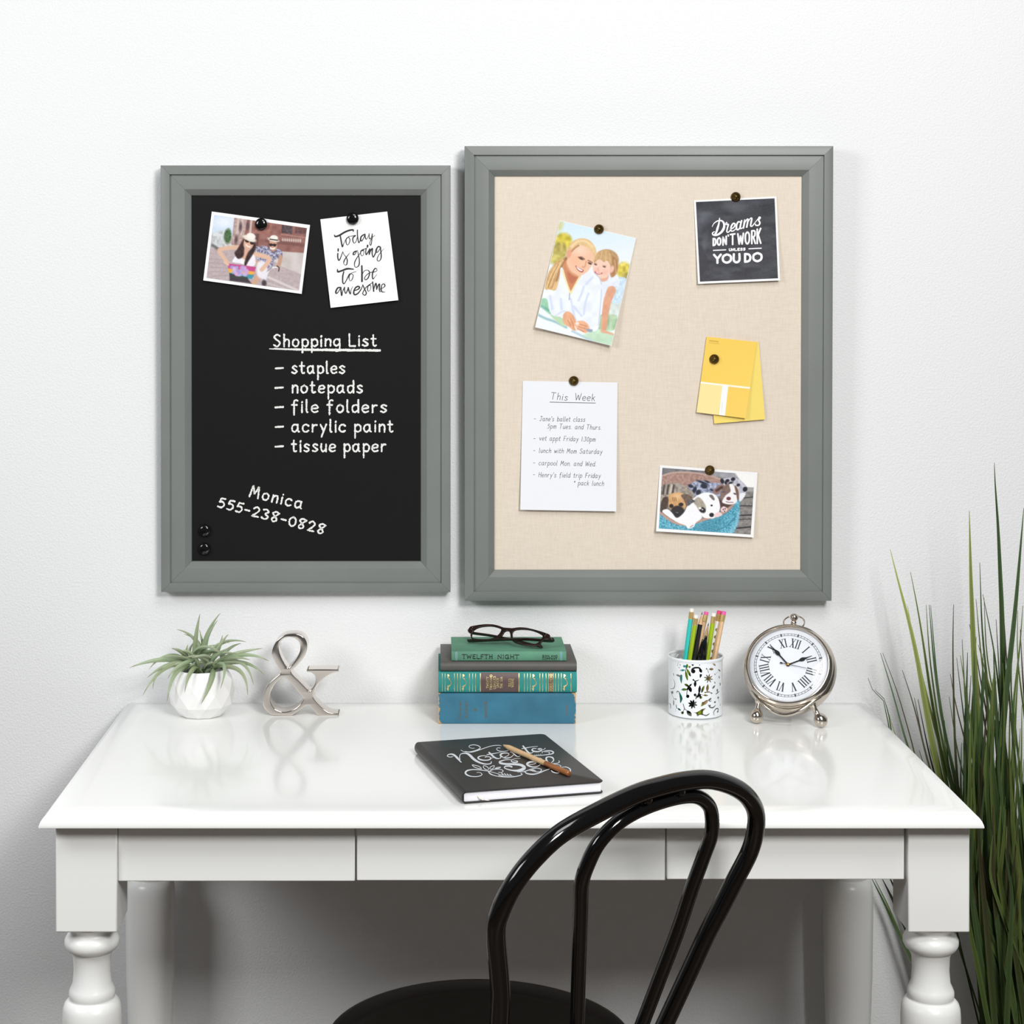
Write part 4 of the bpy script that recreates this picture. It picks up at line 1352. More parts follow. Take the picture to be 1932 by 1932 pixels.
for i, (p0, p1, p2, wd) in enumerate(LEAF):
    g = int(np.argmin([abs(p0[0] - c[0]) for c in cen]))
    up = p2[1] < 330
    dz = RNG.uniform(-0.004, 0.030) if up else RNG.uniform(-0.045, -0.002)
    if p2[1] > 590:
        dz = -0.068 * math.sqrt(max(0.12, 1 - ((p2[0] - 640) / 420) ** 2))
    n = 15
    pts, L2 = [], []
    for k in range(n):
        t_ = k / (n - 1)
        q = (1 - t_) ** 2 * np.array(p0) + 2 * t_ * (1 - t_) * np.array(p1) + t_ * t_ * np.array(p2)
        Y = PO[1] + dz * (t_ ** (0.8 if p2[1] < 590 else 0.33))
        pts.append(unp(*cL(*q), Y))
    pts = np.array(pts)
    T = np.gradient(pts, axis=0)
    T /= np.linalg.norm(T, axis=1)[:, None]
    view = pts - CAM
    view /= np.linalg.norm(view, axis=1)[:, None]
    S = np.cross(T, view)
    S /= np.linalg.norm(S, axis=1)[:, None]
    Nn = np.cross(S, T)
    wm = 1.3 * wd / 4.293 / F * 2.85
    tt = np.linspace(0, 1, n)
    w_ = wm * 0.5 * np.minimum(1, 0.75 + tt * 1.5) * (1 - tt ** 2.2) + 0.00015
    A, B, Cc = pts - S * w_[:, None] + Nn * w_[:, None] * 0.55, pts, pts + S * w_[:, None] + Nn * w_[:, None] * 0.55
    Dd = pts + Nn * (w_ * 0.0 + 0.0)[:, None] - Nn * (w_ * 0.35)[:, None]
    V = np.concatenate([A, Dd, Cc, pts + Nn * (w_ * 0.15)[:, None]])
    Fc = []
    for k in range(n - 1):
        Fc += [(k, k + 1, n + k + 1, n + k), (n + k, n + k + 1, 2 * n + k + 1, 2 * n + k), (2 * n + k, 2 * n + k + 1, 3 * n + k + 1, 3 * n + k), (3 * n + k, 3 * n + k + 1, k + 1, k)]
    ros[g].add(V, Fc)
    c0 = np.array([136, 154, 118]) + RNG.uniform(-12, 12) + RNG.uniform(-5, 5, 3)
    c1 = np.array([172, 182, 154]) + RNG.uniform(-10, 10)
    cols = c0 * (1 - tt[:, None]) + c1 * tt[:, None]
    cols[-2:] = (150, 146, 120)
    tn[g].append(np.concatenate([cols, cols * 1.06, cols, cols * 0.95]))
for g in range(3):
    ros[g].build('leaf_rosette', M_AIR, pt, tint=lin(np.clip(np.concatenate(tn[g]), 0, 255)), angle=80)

# ------------------------------------------------------------------ ampersand
amp_c = crop(230, 1140, 4.293)
AY = -0.106
am = thing('ampersand_ornament', 'polished silver metal ampersand standing on the desk', 'ornament', (-0.21, AY + 0.016, ZT))
outer = [(1215, 899), (1215, 899), (1300, 901), (1375, 901), (1375, 901), (1425, 868), (1478, 830), (1510, 815), (1535, 838), (1565, 872), (1594, 902), (1594, 902), (1675, 903), (1755, 903), (1755, 903), (1756, 886), (1756, 886),
         (1690, 880), (1640, 852), (1590, 808), (1556, 768), (1548, 745), (1560, 706), (1582, 660), (1616, 618), (1662, 580), (1710, 556), (1752, 545), (1752, 545), (1756, 530), (1756, 530), (1620, 528), (1498, 530), (1498, 530), (1497, 545), (1497, 545),
         (1535, 552), (1560, 574), (1570, 604), (1566, 640), (1545, 676), (1518, 704), (1500, 690), (1440, 628), (1368, 548), (1408, 502), (1455, 452), (1488, 398), (1500, 340), (1492, 296), (1466, 262), (1424, 243), (1372, 240), (1318, 250), (1270, 280),
         (1235, 325), (1216, 380), (1220, 424), (1244, 480), (1276, 536), (1284, 556), (1262, 578), (1215, 618), (1172, 670), (1146, 730), (1139, 785), (1150, 832), (1176, 868)]
h1 = [(1366, 266), (1410, 280), (1440, 316), (1446, 362), (1430, 412), (1398, 462), (1362, 506), (1343, 516), (1322, 492), (1294, 440), (1274, 388), (1270, 344), (1284, 302), (1320, 273)]
h2 = [(1308, 586), (1330, 596), (1372, 646), (1424, 706), (1474, 768), (1474, 768), (1448, 806), (1400, 846), (1345, 868), (1296, 872), (1250, 854), (1216, 818), (1200, 772), (1202, 724), (1222, 676), (1262, 622)]


def amp2d(L):
    Q = spline(L, 7, True)
    return [(lambda p: (p[0], p[2]))(unp(*amp_c(x, y), AY)) for x, y in Q]


zmin = min(p[1] for p in amp2d(outer))
mt = Matrix(((1, 0, 0, 0), (0, 0, -1, AY + 0.0165), (0, 1, 0, ZT - zmin + 0.0002), (0, 0, 0, 1)))
inset = 0.0022


def shrink(L, d):
    P = np.array(L)
    T = np.roll(P, -1, 0) - np.roll(P, 1, 0)
    T /= np.linalg.norm(T, axis=1)[:, None] + 1e-9
    Nn = np.stack([-T[:, 1], T[:, 0]], 1)
    A = 0.5 * np.sum(P[:, 0] * np.roll(P[:, 1], -1) - np.roll(P[:, 0], -1) * P[:, 1])
    return (P + Nn * (d if A > 0 else -d)).tolist()


extrude_outline('ampersand', shrink(amp2d(outer), 0.0012), [shrink(amp2d(h1), -0.0012), shrink(amp2d(h2), -0.0012)], mt, 0.0145, 0.0014, M_NICKEL, am, 4)

# ------------------------------------------------------------------ stack of books
M_PAGES = mat('aged_page_edges', (206, 190, 160), 0.85, noise=(3, 0.2), bump=(600, 0.2, 0.0006))


def worn_cloth(name, rgb, wear, xc, hw, amount, zc=None, hz=None):
    """book cloth whose wear shows the boards beneath at the ends and edges"""
    m = mat(name, rgb, 0.62, 0, 0.3, bump=(900, 0.12, 0.0004))
    nt = m.node_tree
    b = nt.nodes['Principled BSDF']
    ge = nt.nodes.new('ShaderNodeNewGeometry')
    sx = nt.nodes.new('ShaderNodeSeparateXYZ')
    nt.links.new(ge.outputs['Position'], sx.inputs[0])

    def math_(op, a, b_=None, cl=False):
        n = nt.nodes.new('ShaderNodeMath')
        n.operation = op
        n.use_clamp = cl
        for i, q in enumerate((a, b_)):
            if q is None:
                continue
            if isinstance(q, (int, float)):
                n.inputs[i].default_value = q
            else:
                nt.links.new(q, n.inputs[i])
        return n.outputs[0]
    e = math_('DIVIDE', math_('ABSOLUTE', math_('SUBTRACT', sx.outputs['X'], xc)), hw)
    e = math_('MULTIPLY', math_('SUBTRACT', e, 0.93), 9.0)
    e = math_('MAXIMUM', e, 0.0)
    if zc is not None:
        ez = math_('DIVIDE', math_('ABSOLUTE', math_('SUBTRACT', sx.outputs['Z'], zc)), hz)
        ez = math_('MAXIMUM', math_('MULTIPLY', math_('SUBTRACT', ez, 0.90), 3.6), 0.0)
        e = math_('ADD', e, ez)
    n1 = nt.nodes.new('ShaderNodeTexNoise')
    n1.inputs['Scale'].default_value = 62
    n1.inputs['Detail'].default_value = 6
    n1.inputs['Roughness'].default_value = 0.7
    nt.links.new(ge.outputs['Position'], n1.inputs['Vector'])
    f = math_('ADD', n1.outputs['Fac'], math_('MULTIPLY', e, amount))
    f = math_('MULTIPLY', math_('SUBTRACT', f, 0.80), 14.0, True)
    n2 = nt.nodes.new('ShaderNodeTexNoise')
    n2.inputs['Scale'].default_value = 25
    n2.inputs['Detail'].default_value = 5
    nt.links.new(ge.outputs['Position'], n2.inputs['Vector'])
    r = nt.nodes.new('ShaderNodeValToRGB')
    r.color_ramp.elements[0].position = 0.3
    r.color_ramp.elements[0].color = tuple(lin(np.array(rgb) * 0.92)) + (1,)
    r.color_ramp.elements[1].position = 0.7
    r.color_ramp.elements[1].color = tuple(lin(np.minimum(255, np.array(rgb) * 1.05))) + (1,)
    nt.links.new(n2.outputs['Fac'], r.inputs['Fac'])
    mx = nt.nodes.new('ShaderNodeMix')
    mx.data_type = 'RGBA'
    nt.links.new(f, mx.inputs[0])
    nt.links.new(r.outputs['Color'], mx.inputs[6])
    mx.inputs[7].default_value = tuple(lin(wear)) + (1,)
    nt.links.new(mx.outputs[2], b.inputs['Base Color'])
    return m


class Book:
    def __init__(s, label, x0, x1, yf, yb, z0, z1, cover, sag=0.0, board=0.0022, pages=M_PAGES, group='old hardback books'):
        s.x0, s.x1, s.yf, s.z0, s.z1, s.sag = x0, x1, yf, z0, z1, sag
        s.t = thing('hardback_book', label, 'book', ((x0 + x1) / 2, (yf + yb) / 2, z0), group)
        zc, hz = (z0 + z1) / 2, (z1 - z0) / 2
        prof = []                                           # outline of the cover in (y, z): a U open at the back
        for k in range(15):
            a = -1 + 2 * k / 14
            prof.append((s.spine_y(zc + a * (hz - 0.0006)), zc + a * (hz - 0.0006)))
        out = [(yb, z0 + 0.0001), (yf + 0.006, z0 + 0.0001)] + prof + [(yf + 0.006, z1 - 0.0001), (yb, z1 - 0.0001)]
        inn = [(yb, z0 + board), (yf + 0.007, z0 + board), (yf + 0.0045, zc), (yf + 0.007, z1 - board), (yb, z1 - board)]
        loop = out + inn[::-1]
        n = len(loop)
        V = [(x0, y, z) for y, z in loop] + [(x1, y, z) for y, z in loop]
        Fc = [(i, (i + 1) % n, n + (i + 1) % n, n + i) for i in range(n)]
        m = M().add(V, [f[::-1] for f in Fc])
        tri = tessellate_polygon([[Vector((y, z, 0)) for y, z in loop]])
        m.add(V, [tuple(t) for t in tri] + [tuple(i + n for i in t[::-1]) for t in tri])
        m.build('cover', cover, s.t, angle=35)
        M().box(x0 + 0.003, x1 - 0.003, yf + 0.0075, yb - 0.003, z0 + board + 1e-4, z1 - board - 1e-4).build('page_block', pages, s.t, smooth=False)

    def spine_y(s, z):
        a = abs(z - (s.z0 + s.z1) / 2) / ((s.z1 - s.z0) / 2)
        return s.yf + s.sag * min(a, 1) ** 2 + 0.0012 * max(0, (a - 0.93) / 0.07) ** 2

    def to3(s, C):
        def f(x, y, h):
            Y = s.yf
            for _ in range(2):
                p = unp(*C(x, y), Y)
                Y = s.spine_y(p[2])
            return unp(*C(x, y), Y - h)
        return f


cBk = crop(800, 1150, 6.0375)
X0 = -0.0008
b1 = Book('thick faded blue book with worn tan corners, bottom of the stack', X0, 0.2130, -0.1568, -0.017, ZT + 0.0002, 0.8076, worn_cloth('faded_blue_cloth', (56, 112, 136), (196, 156, 104), 0.106, 0.1069, 0.62, 0.7838, 0.0238), 0.0006)
b2 = Book('teal book with gilt bands and a brown label, second from the bottom', X0, 0.2145, -0.1575, -0.017, 0.8079, 0.8404, worn_cloth('teal_cloth', (46, 140, 136), (120, 150, 120), 0.107, 0.1077, 0.14), 0.0045)
b3 = Book('plain dark grey book under the small green one', 0.0025, 0.2145, -0.1555, -0.0165, 0.8407, 0.8558, mat('charcoal_cloth', (88, 85, 82), 0.5, 0, 0.4, noise=(40, 0.08), bump=(800, 0.1, 0.0004)), 0.0045)
b4 = Book('small green book with black spine title, on top of the stack', 0.0197, 0.1985, -0.1500, -0.037, 0.8561, 0.8716, worn_cloth('sage_green_cloth', (94, 146, 120), (176, 196, 160), 0.109, 0.0894, 0.22, 0.8638, 0.0077), 0.0016, 0.0018)
# lettering
m = M()
T3 = b4.to3(cBk)
H = 0.0003


def serif_text(m, txt, a, b, cap, w, T3, h, gap=2.4, serif=True, space=5.0):
    write_text(m, txt, a, b, cap, w, T3, h, gap=gap, space=space, pen=(0.0, 0.55))
    if serif:
        st, W = text_strokes(txt, gap, space)
        a, b = np.asarray(a, float), np.asarray(b, float)
        ex = (b - a) / W
        nn = np.linalg.norm(b - a)
        ey = np.array([(b - a)[1], -(b - a)[0]]) / nn * cap / 10
        for s_ in st:
            if len(s_) < 8 and s_.shape[0] < 8 or True:
                for e in (s_[0], s_[-1]):
                    if abs(e[1]) < 0.05 or abs(e[1] - 10) < 0.05:
                        p = a + e[0] * ex + e[1] * ey
                        d = (b - a) / nn * cap * 0.13
                        ribbon(m, [p - d, p, p + d], w * 0.5, T3, h + 3e-6)


serif_text(m, 'TWELFTH', (436, 558), (776, 560), 44, 9.5, T3, H)
serif_text(m, 'NIGHT', (836, 560), (1080, 562), 44, 9.5, T3, H)
m.build('spine_title', M_BLACKINK, b4.t, smooth=False)
m = M()
serif_text(m, 'GINN AND', (1346, 540), (1518, 542), 22, 6, T3, H, serif=False)
serif_text(m, 'COMPANY', (1346, 570), (1516, 572), 24, 6, T3, H, serif=False)
m.build('spine_title', M_BLACKINK, b4.t, smooth=False)
m = M()
M_BAND = mat('pale_blue_band', (130, 168, 182), 0.6)
for xs in ((362, 376), (1556, 1570)):
    m = M()
    for x in xs:
        ribbon(m, np.linspace((x, 484), (x, 582), 10), 7, T3, H * 0.7)
    m.build('spine_band', M_BAND, b4.t, smooth=False)

T3 = b2.to3(cBk)
M_LAB = mat('brown_leather_label', (92, 72, 70), 0.45, noise=(200, 0.15))
for x0, x1, nm in ((646, 1078, 'title_label'), (1424, 1466, 'publisher_label')):
    m = M()
    ys = np.linspace(716, 940, 16)
    P = np.array([[T3(x, y, 0.00025) for x in np.linspace(x0, x1, 6)] for y in ys])
    m.grid(P)
    m.build(nm, M_LAB, b2.t)
m = M()
H2 = 0.0005
for x in (208, 240, 347, 381, 414, 518, 554, 587, 642, 1082, 1144, 1178, 1212, 1320, 1352, 1390, 1421, 1470, 1498, 1532, 1564, 1674):
    ribbon(m, np.linspace((x, 730), (x, 934), 14), 5.5 if x not in (642, 1082) else 9, T3, H2, jit=0.1)
for x in (280, 452, 1250, 1604):
    ribbon(m, spline([(x - 8, 740), (x + 6, 752), (x - 10, 772), (x + 10, 800), (x + 28, 826), (x + 22, 858), (x - 4, 880), (x - 2, 905), (x - 8, 925)], 8), 8, T3, H2, jit=0.4)
    for dx, dy, r in ((-4, 752, 14), (10, 790, 9), (28, 830, 7), (-6, 880, 12), (8, 868, 9), (-12, 905, 10)):
        ribbon(m, [(x + dx - 2, dy - r / 2), (x + dx + 1, dy + r / 2)], r * 1.3, T3, H2)


def vtext(m, txt, x, y0, y1, cap, w, T3, h, gap=1.6):
    """letters running up the spine: baseline at x, from y0 (bottom) to y1 (top)"""
    write_text(m, txt, (x, y0), (x, y1), cap, w, T3, h, gap=gap, space=4)


for txt, x, y0, y1 in (('TWENTY', 736, 896, 768), ('THOUSAND', 776, 916, 744), ('LEAGUES', 816, 906, 762), ('UNDER', 852, 888, 784), ('THE SEA', 894, 896, 770), ('JULES', 988, 882, 790), ('VERNE', 1022, 884, 788)):
    vtext(m, txt, x, y0, y1, 26, 4.6, T3, H2)
vtext(m, 'DODD,MEAD', 1456, 932, 734, 21, 4.2, T3, H2)
m.build('gilt_stamping', M_GILT, b2.t, smooth=False)
T3 = b1.to3(cBk)
m = M()
vtext(m, 'Forever', 424, 1250, 1036, 34, 5, T3, H)
vtext(m, 'Amber', 498, 1240, 1044, 38, 5, T3, H)
vtext(m, 'WINSOR', 722, 1234, 1046, 32, 5, T3, H)
for k in range(5):
    a = k * PI / 2.5 + 0.3
    ribbon(m, [(586, 1142), (586 + 15 * math.cos(a), 1142 + 17 * math.sin(a))], 8, T3, H)
M_TARN = mat('tarnished_gilt', (104, 96, 78), 0.6)
m.build('spine_title', M_TARN, b1.t, smooth=False)
m = M()
ribbon(m, np.linspace((1626, 1200), (1626, 1090), 8), 12, T3, H, jit=0.4)
m.build('publisher_mark', M_TARN, b1.t, smooth=False)

# ------------------------------------------------------------------ reading glasses on the books
M_TORT = mat('dark_tortoiseshell', (26, 18, 16), 0.16, 0, 0.5, noise=(90, 0.5), mix_rgb=(46, 26, 20))
cG = crop(875, 1170, 11.04)
gz = 0.8716
u_ = np.array([0.883, -0.47, 0.0])
u_ /= np.linalg.norm(u_)
bk = np.array([0.47, 0.883, 0.0])
bk /= np.linalg.norm(bk)
tb = math.radians(36)
v_ = np.array([0, 0, math.cos(tb)]) + math.sin(tb) * bk
n_ = np.cross(u_, v_)
po = unp(*cG(900, 470), -2.95 + 2.95 - 0.112)
GP = Plane(po, n_)
gl = thing('reading_glasses', 'dark tortoiseshell reading glasses folded on the green book', 'glasses', (0.11, -0.09, gz))
to_uv = lambda L, n=5: [((GP.hit(*cG(x, y)) - po) @ u_ * 1.0, (GP.hit(*cG(x, y)) - po) @ v_) for x, y in spline(L, n, True)]
g_out = [(105, 250), (100, 200), (138, 146), (182, 130), (330, 104), (480, 91), (620, 97), (720, 120), (800, 148), (850, 162), (960, 170), (1000, 174), (1060, 168), (1170, 156), (1300, 164), (1440, 194), (1600, 238), (1720, 278), (1788, 308), (1800, 350),
         (1772, 400), (1690, 408), (1640, 440), (1590, 505), (1530, 540), (1450, 548), (1330, 536), (1200, 515), (1090, 482), (1020, 440), (985, 380), (974, 300), (956, 252), (930, 231), (890, 231), (850, 252), (820, 300), (780, 352), (720, 388), (640, 412), (500, 420), (350, 418), (220, 410), (165, 385), (145, 320), (152, 285), (130, 268)]
g_l = [(245, 192), (330, 156), (450, 136), (580, 133), (680, 150), (760, 180), (785, 206), (776, 238), (745, 288), (700, 330), (640, 368), (560, 392), (450, 402), (330, 400), (220, 388), (182, 365), (172, 310), (195, 242)]
g_r = [(1035, 242), (1070, 216), (1150, 202), (1260, 201), (1400, 216), (1530, 260), (1620, 310), (1648, 345), (1618, 400), (1570, 458), (1500, 502), (1420, 508), (1300, 496), (1180, 480), (1090, 450), (1042, 410), (1022, 350), (1017, 285)]
mtx = frame_matrix(po, u_, v_, n_)
extrude_outline('front_frame', shrink(to_uv(g_out), 0.0005), [shrink(to_uv(g_l), -0.0005), shrink(to_uv(g_r), -0.0005)], mtx, 0.0010, 0.0006, M_TORT, gl)
M_LENS = clear_mat('clear_lens', 0.12)
for L in (g_l, g_r):
    Q = [GP.hit(*cG(x, y)) for x, y in spline(L, 4, True)]
    m = M()
    n = len(Q)
    m.add(Q + [sum(Q) / n + n_ * 0.0012], [(i, (i + 1) % n, n) for i in range(n)])
    m.build('lens', M_LENS, gl, angle=60)
# folded temples lying on the book
for hx, hy, tx, ty, dz_, mid in ((132, 205, 1640, 552, 0.0042, 0.004), (1765, 372, 78, 430, 0.0046, 0.0075)):
    hp = GP.hit(*cG(hx, hy)) - n_ * 0.0022
    q = cG(tx, ty)
    D = F * (1.45 - gz - dz_) / (q[1] - CY)
    tp = np.array([(q[0] - CX) * D / F, D - 2.95, gz + dz_])
    hp2 = hp - n_ * 0.006 + np.array([0, 0, -0.001])
    d = tp - hp2
    pts = [hp, hp2, hp2 + d * 0.3 + np.array([0, 0.002, mid * 0.3]), hp2 + d * 0.65 + np.array([0, 0.002, 0.001]), hp2 + d * 0.86, tp]
    P = spline(pts, 8)
    P[:, 2] = np.maximum(P[:, 2], gz + 0.0040)
    k = np.linspace(0, 1, len(P))
    M().tube(P, np.interp(k, [0, .1, .5, .8, .93, .98, 1], [.0034, .0050, .0042, .0040, .0054, .0050, .0024]), 14, up=(0.47, 0.883, 0), flat=0.42).build('temple', M_TORT, gl, angle=50)
m = M()
M_PIN = mat('silver_rivet', (220, 220, 220), 0.2, 1.0)
for x, y in ((182, 152), (164, 188), (1714, 292), (1690, 328)):
    M().ball(GP.hit(*cG(x, y), 0.0016), 0.0006, 10, 6).build('rivet', M_PIN, gl)

# ------------------------------------------------------------------ notebook with pencil
cNb = crop(780, 1370, 5.084)
M_LEATH = mat('black_leatherette', (40, 38, 38), 0.42, 0, 0.45, bump=(700, 0.14, 0.0005))
nb = thing('notebook', 'black leatherette notebook with white lettering "Notes to Self"', 'notebook', (0.09, -0.42, ZT))
ang = math.radians(14.5)
e1 = np.array([math.cos(ang), math.sin(ang), 0])
e2 = np.array([-math.sin(ang), math.cos(ang), 0])
NO = np.array([0.0300, 2.3645 - 2.95, ZT + 0.0003])
NW, NL, NT = 0.1985, 0.262, 0.0165
nbp = lambda a, b, h: NO + e1 * a + e2 * b + np.array([0, 0, h])


def rounded_slab(m, a0, a1, b0, b1, h0, h1, r, fold_left=False):
    """slab with rounded right-hand corners"""
    P = [(a0, b0)]
    for k in range(7):
        t_ = -PI / 2 + PI / 2 * k / 6
        P.append((a1 - r + r * math.cos(t_), b0 + r + r * math.sin(t_)))
    for k in range(7):
        t_ = PI / 2 * k / 6
        P.append((a1 - r + r * math.cos(t_), b1 - r + r * math.sin(t_)))
    P.append((a0, b1))
    n = len(P)
    e = min(0.0007, (h1 - h0) * 0.35)
    V, lay = [], [(0.0008, h0), (0, h0 + e), (0, h1 - e), (0.0008, h1)]
    ca, cb = (a0 + a1) / 2, (b0 + b1) / 2
    for d, h in lay:
        for x, y in P:
            V.append(nbp(x - (d if x > ca else -d), y - (d if y > cb else -d), h))
    Fc = [tuple(range(n))[::-1], tuple(3 * n + i for i in range(n))]
    for l in range(3):
        for i in range(n):
            Fc.append((l * n + i, l * n + (i + 1) % n, (l + 1) * n + (i + 1) % n, (l + 1) * n + i))
    m.add(V, Fc)


m = M()
rounded_slab(m, 0.006, NW, 0, NL, 0, 0.0022, 0.008)
rounded_slab(m, 0.006, NW, 0, NL, NT - 0.0022, NT, 0.008)
# rounded spine
pr = [(0.0062 - 0.0062 * math.cos(t_), NT / 2 + NT / 2 * math.sin(t_)) for t_ in np.linspace(PI / 2, -PI / 2, 15)]
pr = [(0.0062 - 0.0062 * math.cos(t_), NT / 2 + (NT / 2) * math.sin(t_)) for t_ in np.linspace(PI / 2, -PI / 2, 15)]
pi_ = [(0.0066 - 0.0045 * math.cos(t_), NT / 2 + (NT / 2 - 0.0021) * math.sin(t_)) for t_ in np.linspace(-PI / 2, PI / 2, 15)]
lp = pr + pi_
n = len(lp)
m.add([nbp(a, 0.0004, h) for a, h in lp] + [nbp(a, NL - 0.0004, h) for a, h in lp], [(i, (i + 1) % n, n + (i + 1) % n, n + i) for i in range(n)] + [(k, k + 1, n - 2 - k, n - 1 - k) for k in range(14)] + [(n + k + 1, n + k, 2 * n - 1 - k, 2 * n - 2 - k) for k in range(14)])
m.build('cover', M_LEATH, nb, angle=40)
m = M()
V = [nbp(a, b, h) for h in (0.0023, NT - 0.0023) for a, b in ((0.004, 0.003), (NW - 0.004, 0.003), (NW - 0.004, NL - 0.003), (0.004, NL - 0.003))]
m.add(V, [(3, 2, 1, 0), (4, 5, 6, 7), (0, 1, 5, 4), (1, 2, 6, 5), (2, 3, 7, 6), (3, 0, 4, 7)])
m.build('page_block', mat('white_page_edges', (240, 239, 246), 0.7, noise=(2, 0.03)), nb, smooth=False)
m = M()
P = [nbp(a, b, h) for a, b, h in ((0.024, 0.004, 0.0085), (0.025, 0.0015, 0.0072), (0.027, -0.0006, 0.0048), (0.031, -0.0012, 0.0034), (0.036, -0.001, 0.0030))]
Q = spline(P, 5)
m.grid(np.array([[p - e1 * 0.0026 + np.array([0, 0, 0.001]), p + e1 * 0.0026 - np.array([0, 0, 0.0006])] for p in Q]))
m.build('ribbon_bookmark', mat('cream_ribbon', (236, 230, 216), 0.6), nb)
NP = Plane(nbp(0, 0, NT), (0, 0, 1))
m = M()
M_SIL = mat('pale_silver_foil', (214, 220, 226), 0.5, 0.0)
# stitch line along the spine hinge
cQ = crop(830, 1390, 14.861)
cR = crop(940, 1390, 12.075)


def N3(C):
    return lambda x, y, h: NP.hit(*C(x, y), h)


def sw(C, pts, ws, n=10):
    Q = spline(pts, n)
    ws = [ws] if np.isscalar(ws) else ws
    w_ = 0.84 * np.interp(np.linspace(0, 1, len(Q)), np.linspace(0, 1, len(ws)) if len(ws) > 1 else [0], ws)
    # widths are given along the picture's x; strokes are flattened by the viewing angle
    ribbon(m, Q, w_, N3(C), 0.00015 + len(m.v) * 4e-9)


sw(cQ, [(970, 318), (900, 325), (820, 290), (840, 245), (960, 228), (1080, 255), (1130, 310), (1060, 365), (940, 405), (800, 425), (660, 410), (590, 375)], [14, 16, 22, 24, 30, 34, 16, 18])
sw(cQ, [(700, 405), (860, 430), (1040, 390), (1260, 315), (1460, 255), (1640, 240), (1720, 255)], [8, 34, 30, 22, 20, 20, 12])
sw(cQ, [(1690, 318), (1620, 312), (1590, 350), (1650, 395), (1780, 410), (1920, 390)], [18, 18, 22, 22, 16])
sw(cQ, [(360, 555), (290, 570), (210, 545), (240, 500), (340, 490), (420, 530), (500, 610), (560, 680), (600, 715)], [22, 22, 26, 36, 60, 70, 40, 26])
sw(cQ, [(560, 640), (552, 560), (580, 490), (660, 465), (760, 470), (850, 530), (940, 620), (1060, 700), (1200, 752), (1340, 768), (1430, 745), (1440, 705)], [30, 24, 24, 40, 70, 84, 70, 50, 34, 30, 34])
sw(cQ, [(1310, 535), (1180, 535), (1080, 570), (1090, 620), (1200, 655), (1340, 655), (1430, 615), (1400, 570), (1320, 560), (1270, 575)], [16, 26, 50, 44, 34, 36, 26, 26, 26])
sw(cQ, [(1400, 600), (1480, 590), (1520, 570)], [14, 14])
sw(cQ, [(1380, 445), (1440, 500), (1520, 570), (1600, 610), (1680, 605), (1710, 575)], [50, 60, 44, 24, 20])
sw(cQ, [(1320, 505), (1460, 480), (1600, 455), (1720, 435)], [28, 30, 20, 14])
sw(cR, [(45, 470), (130, 465), (220, 430), (240, 385), (180, 370), (90, 380), (50, 420), (90, 460), (180, 485), (280, 470), (330, 430)], [12, 14, 16, 18, 28, 44, 44, 34, 22, 14])
sw(cR, [(330, 430), (360, 400), (330, 370), (300, 350), (270, 345)], [14, 20, 24, 16])
sw(cR, [(350, 380), (390, 420), (440, 450), (500, 440)], [20, 30, 18, 12])
sw(cR, [(565, 210), (620, 280), (690, 360), (760, 370), (800, 345)], [36, 46, 40, 20, 14])
sw(cR, [(540, 272), (660, 250), (780, 230), (900, 218)], [20, 22, 16, 10])
sw(cR, [(870, 270), (800, 270), (770, 305), (830, 335), (930, 335), (1000, 305), (970, 270), (905, 280), (960, 300), (1040, 290), (1070, 262)], [14, 24, 40, 34, 26, 22, 22, 18, 14, 18])
sw(cR, [(780, 430), (900, 430), (1060, 415), (1200, 395), (1260, 365), (1210, 325), (1100, 320), (1000, 345), (1010, 372)], [10, 16, 22, 30, 34, 24, 16, 12])
sw(cR, [(1050, 352), (1110, 342), (1170, 358), (1150, 385)], [8, 14, 18, 12])
for k in range(4):
    sw(cR, [(810 + 46 * k, 428 - 5 * k), (836 + 46 * k, 412 - 5 * k)], [6, 14])
# Self
sw(cR, [(500, 490), (410, 495), (320, 525), (300, 560), (360, 585), (440, 575), (420, 550), (340, 545)], [10, 12, 18, 26, 30, 20, 10])
sw(cR, [(310, 525), (180, 525), (50, 560), (40, 595), (160, 620), (340, 625), (500, 640), (590, 690), (560, 740), (440, 772), (280, 760), (150, 715), (160, 675), (250, 668), (310, 685)], [10, 20, 40, 54, 50, 56, 70, 90, 70, 36, 24, 30, 40, 40])
sw(cR, [(690, 640), (790, 625), (860, 600), (820, 575), (730, 575), (660, 615), (690, 660), (790, 690), (890, 675), (960, 635)], [12, 14, 18, 24, 44, 56, 40, 28, 18, 12])
sw(cR, [(860, 480), (960, 500), (1000, 520)], [30, 40, 20])
sw(cR, [(1210, 590), (1260, 540), (1240, 480), (1160, 458), (1095, 480), (1110, 560), (1170, 620)], [14, 30, 40, 24, 40, 54, 50])
sw(cR, [(1240, 610), (1340, 605), (1390, 580), (1382, 550)], [14, 16, 22, 20])
sw(cR, [(1270, 620), (1380, 640), (1430, 670), (1390, 690), (1340, 670)], [12, 18, 18, 10])
sw(cR, [(1430, 700), (1540, 690), (1630, 730), (1640, 790), (1580, 830), (1500, 820)], [12, 22, 34, 30, 16])
sw(cR, [(1210, 770), (1250, 805), (1340, 828), (1420, 810)], [22, 30, 18, 8])
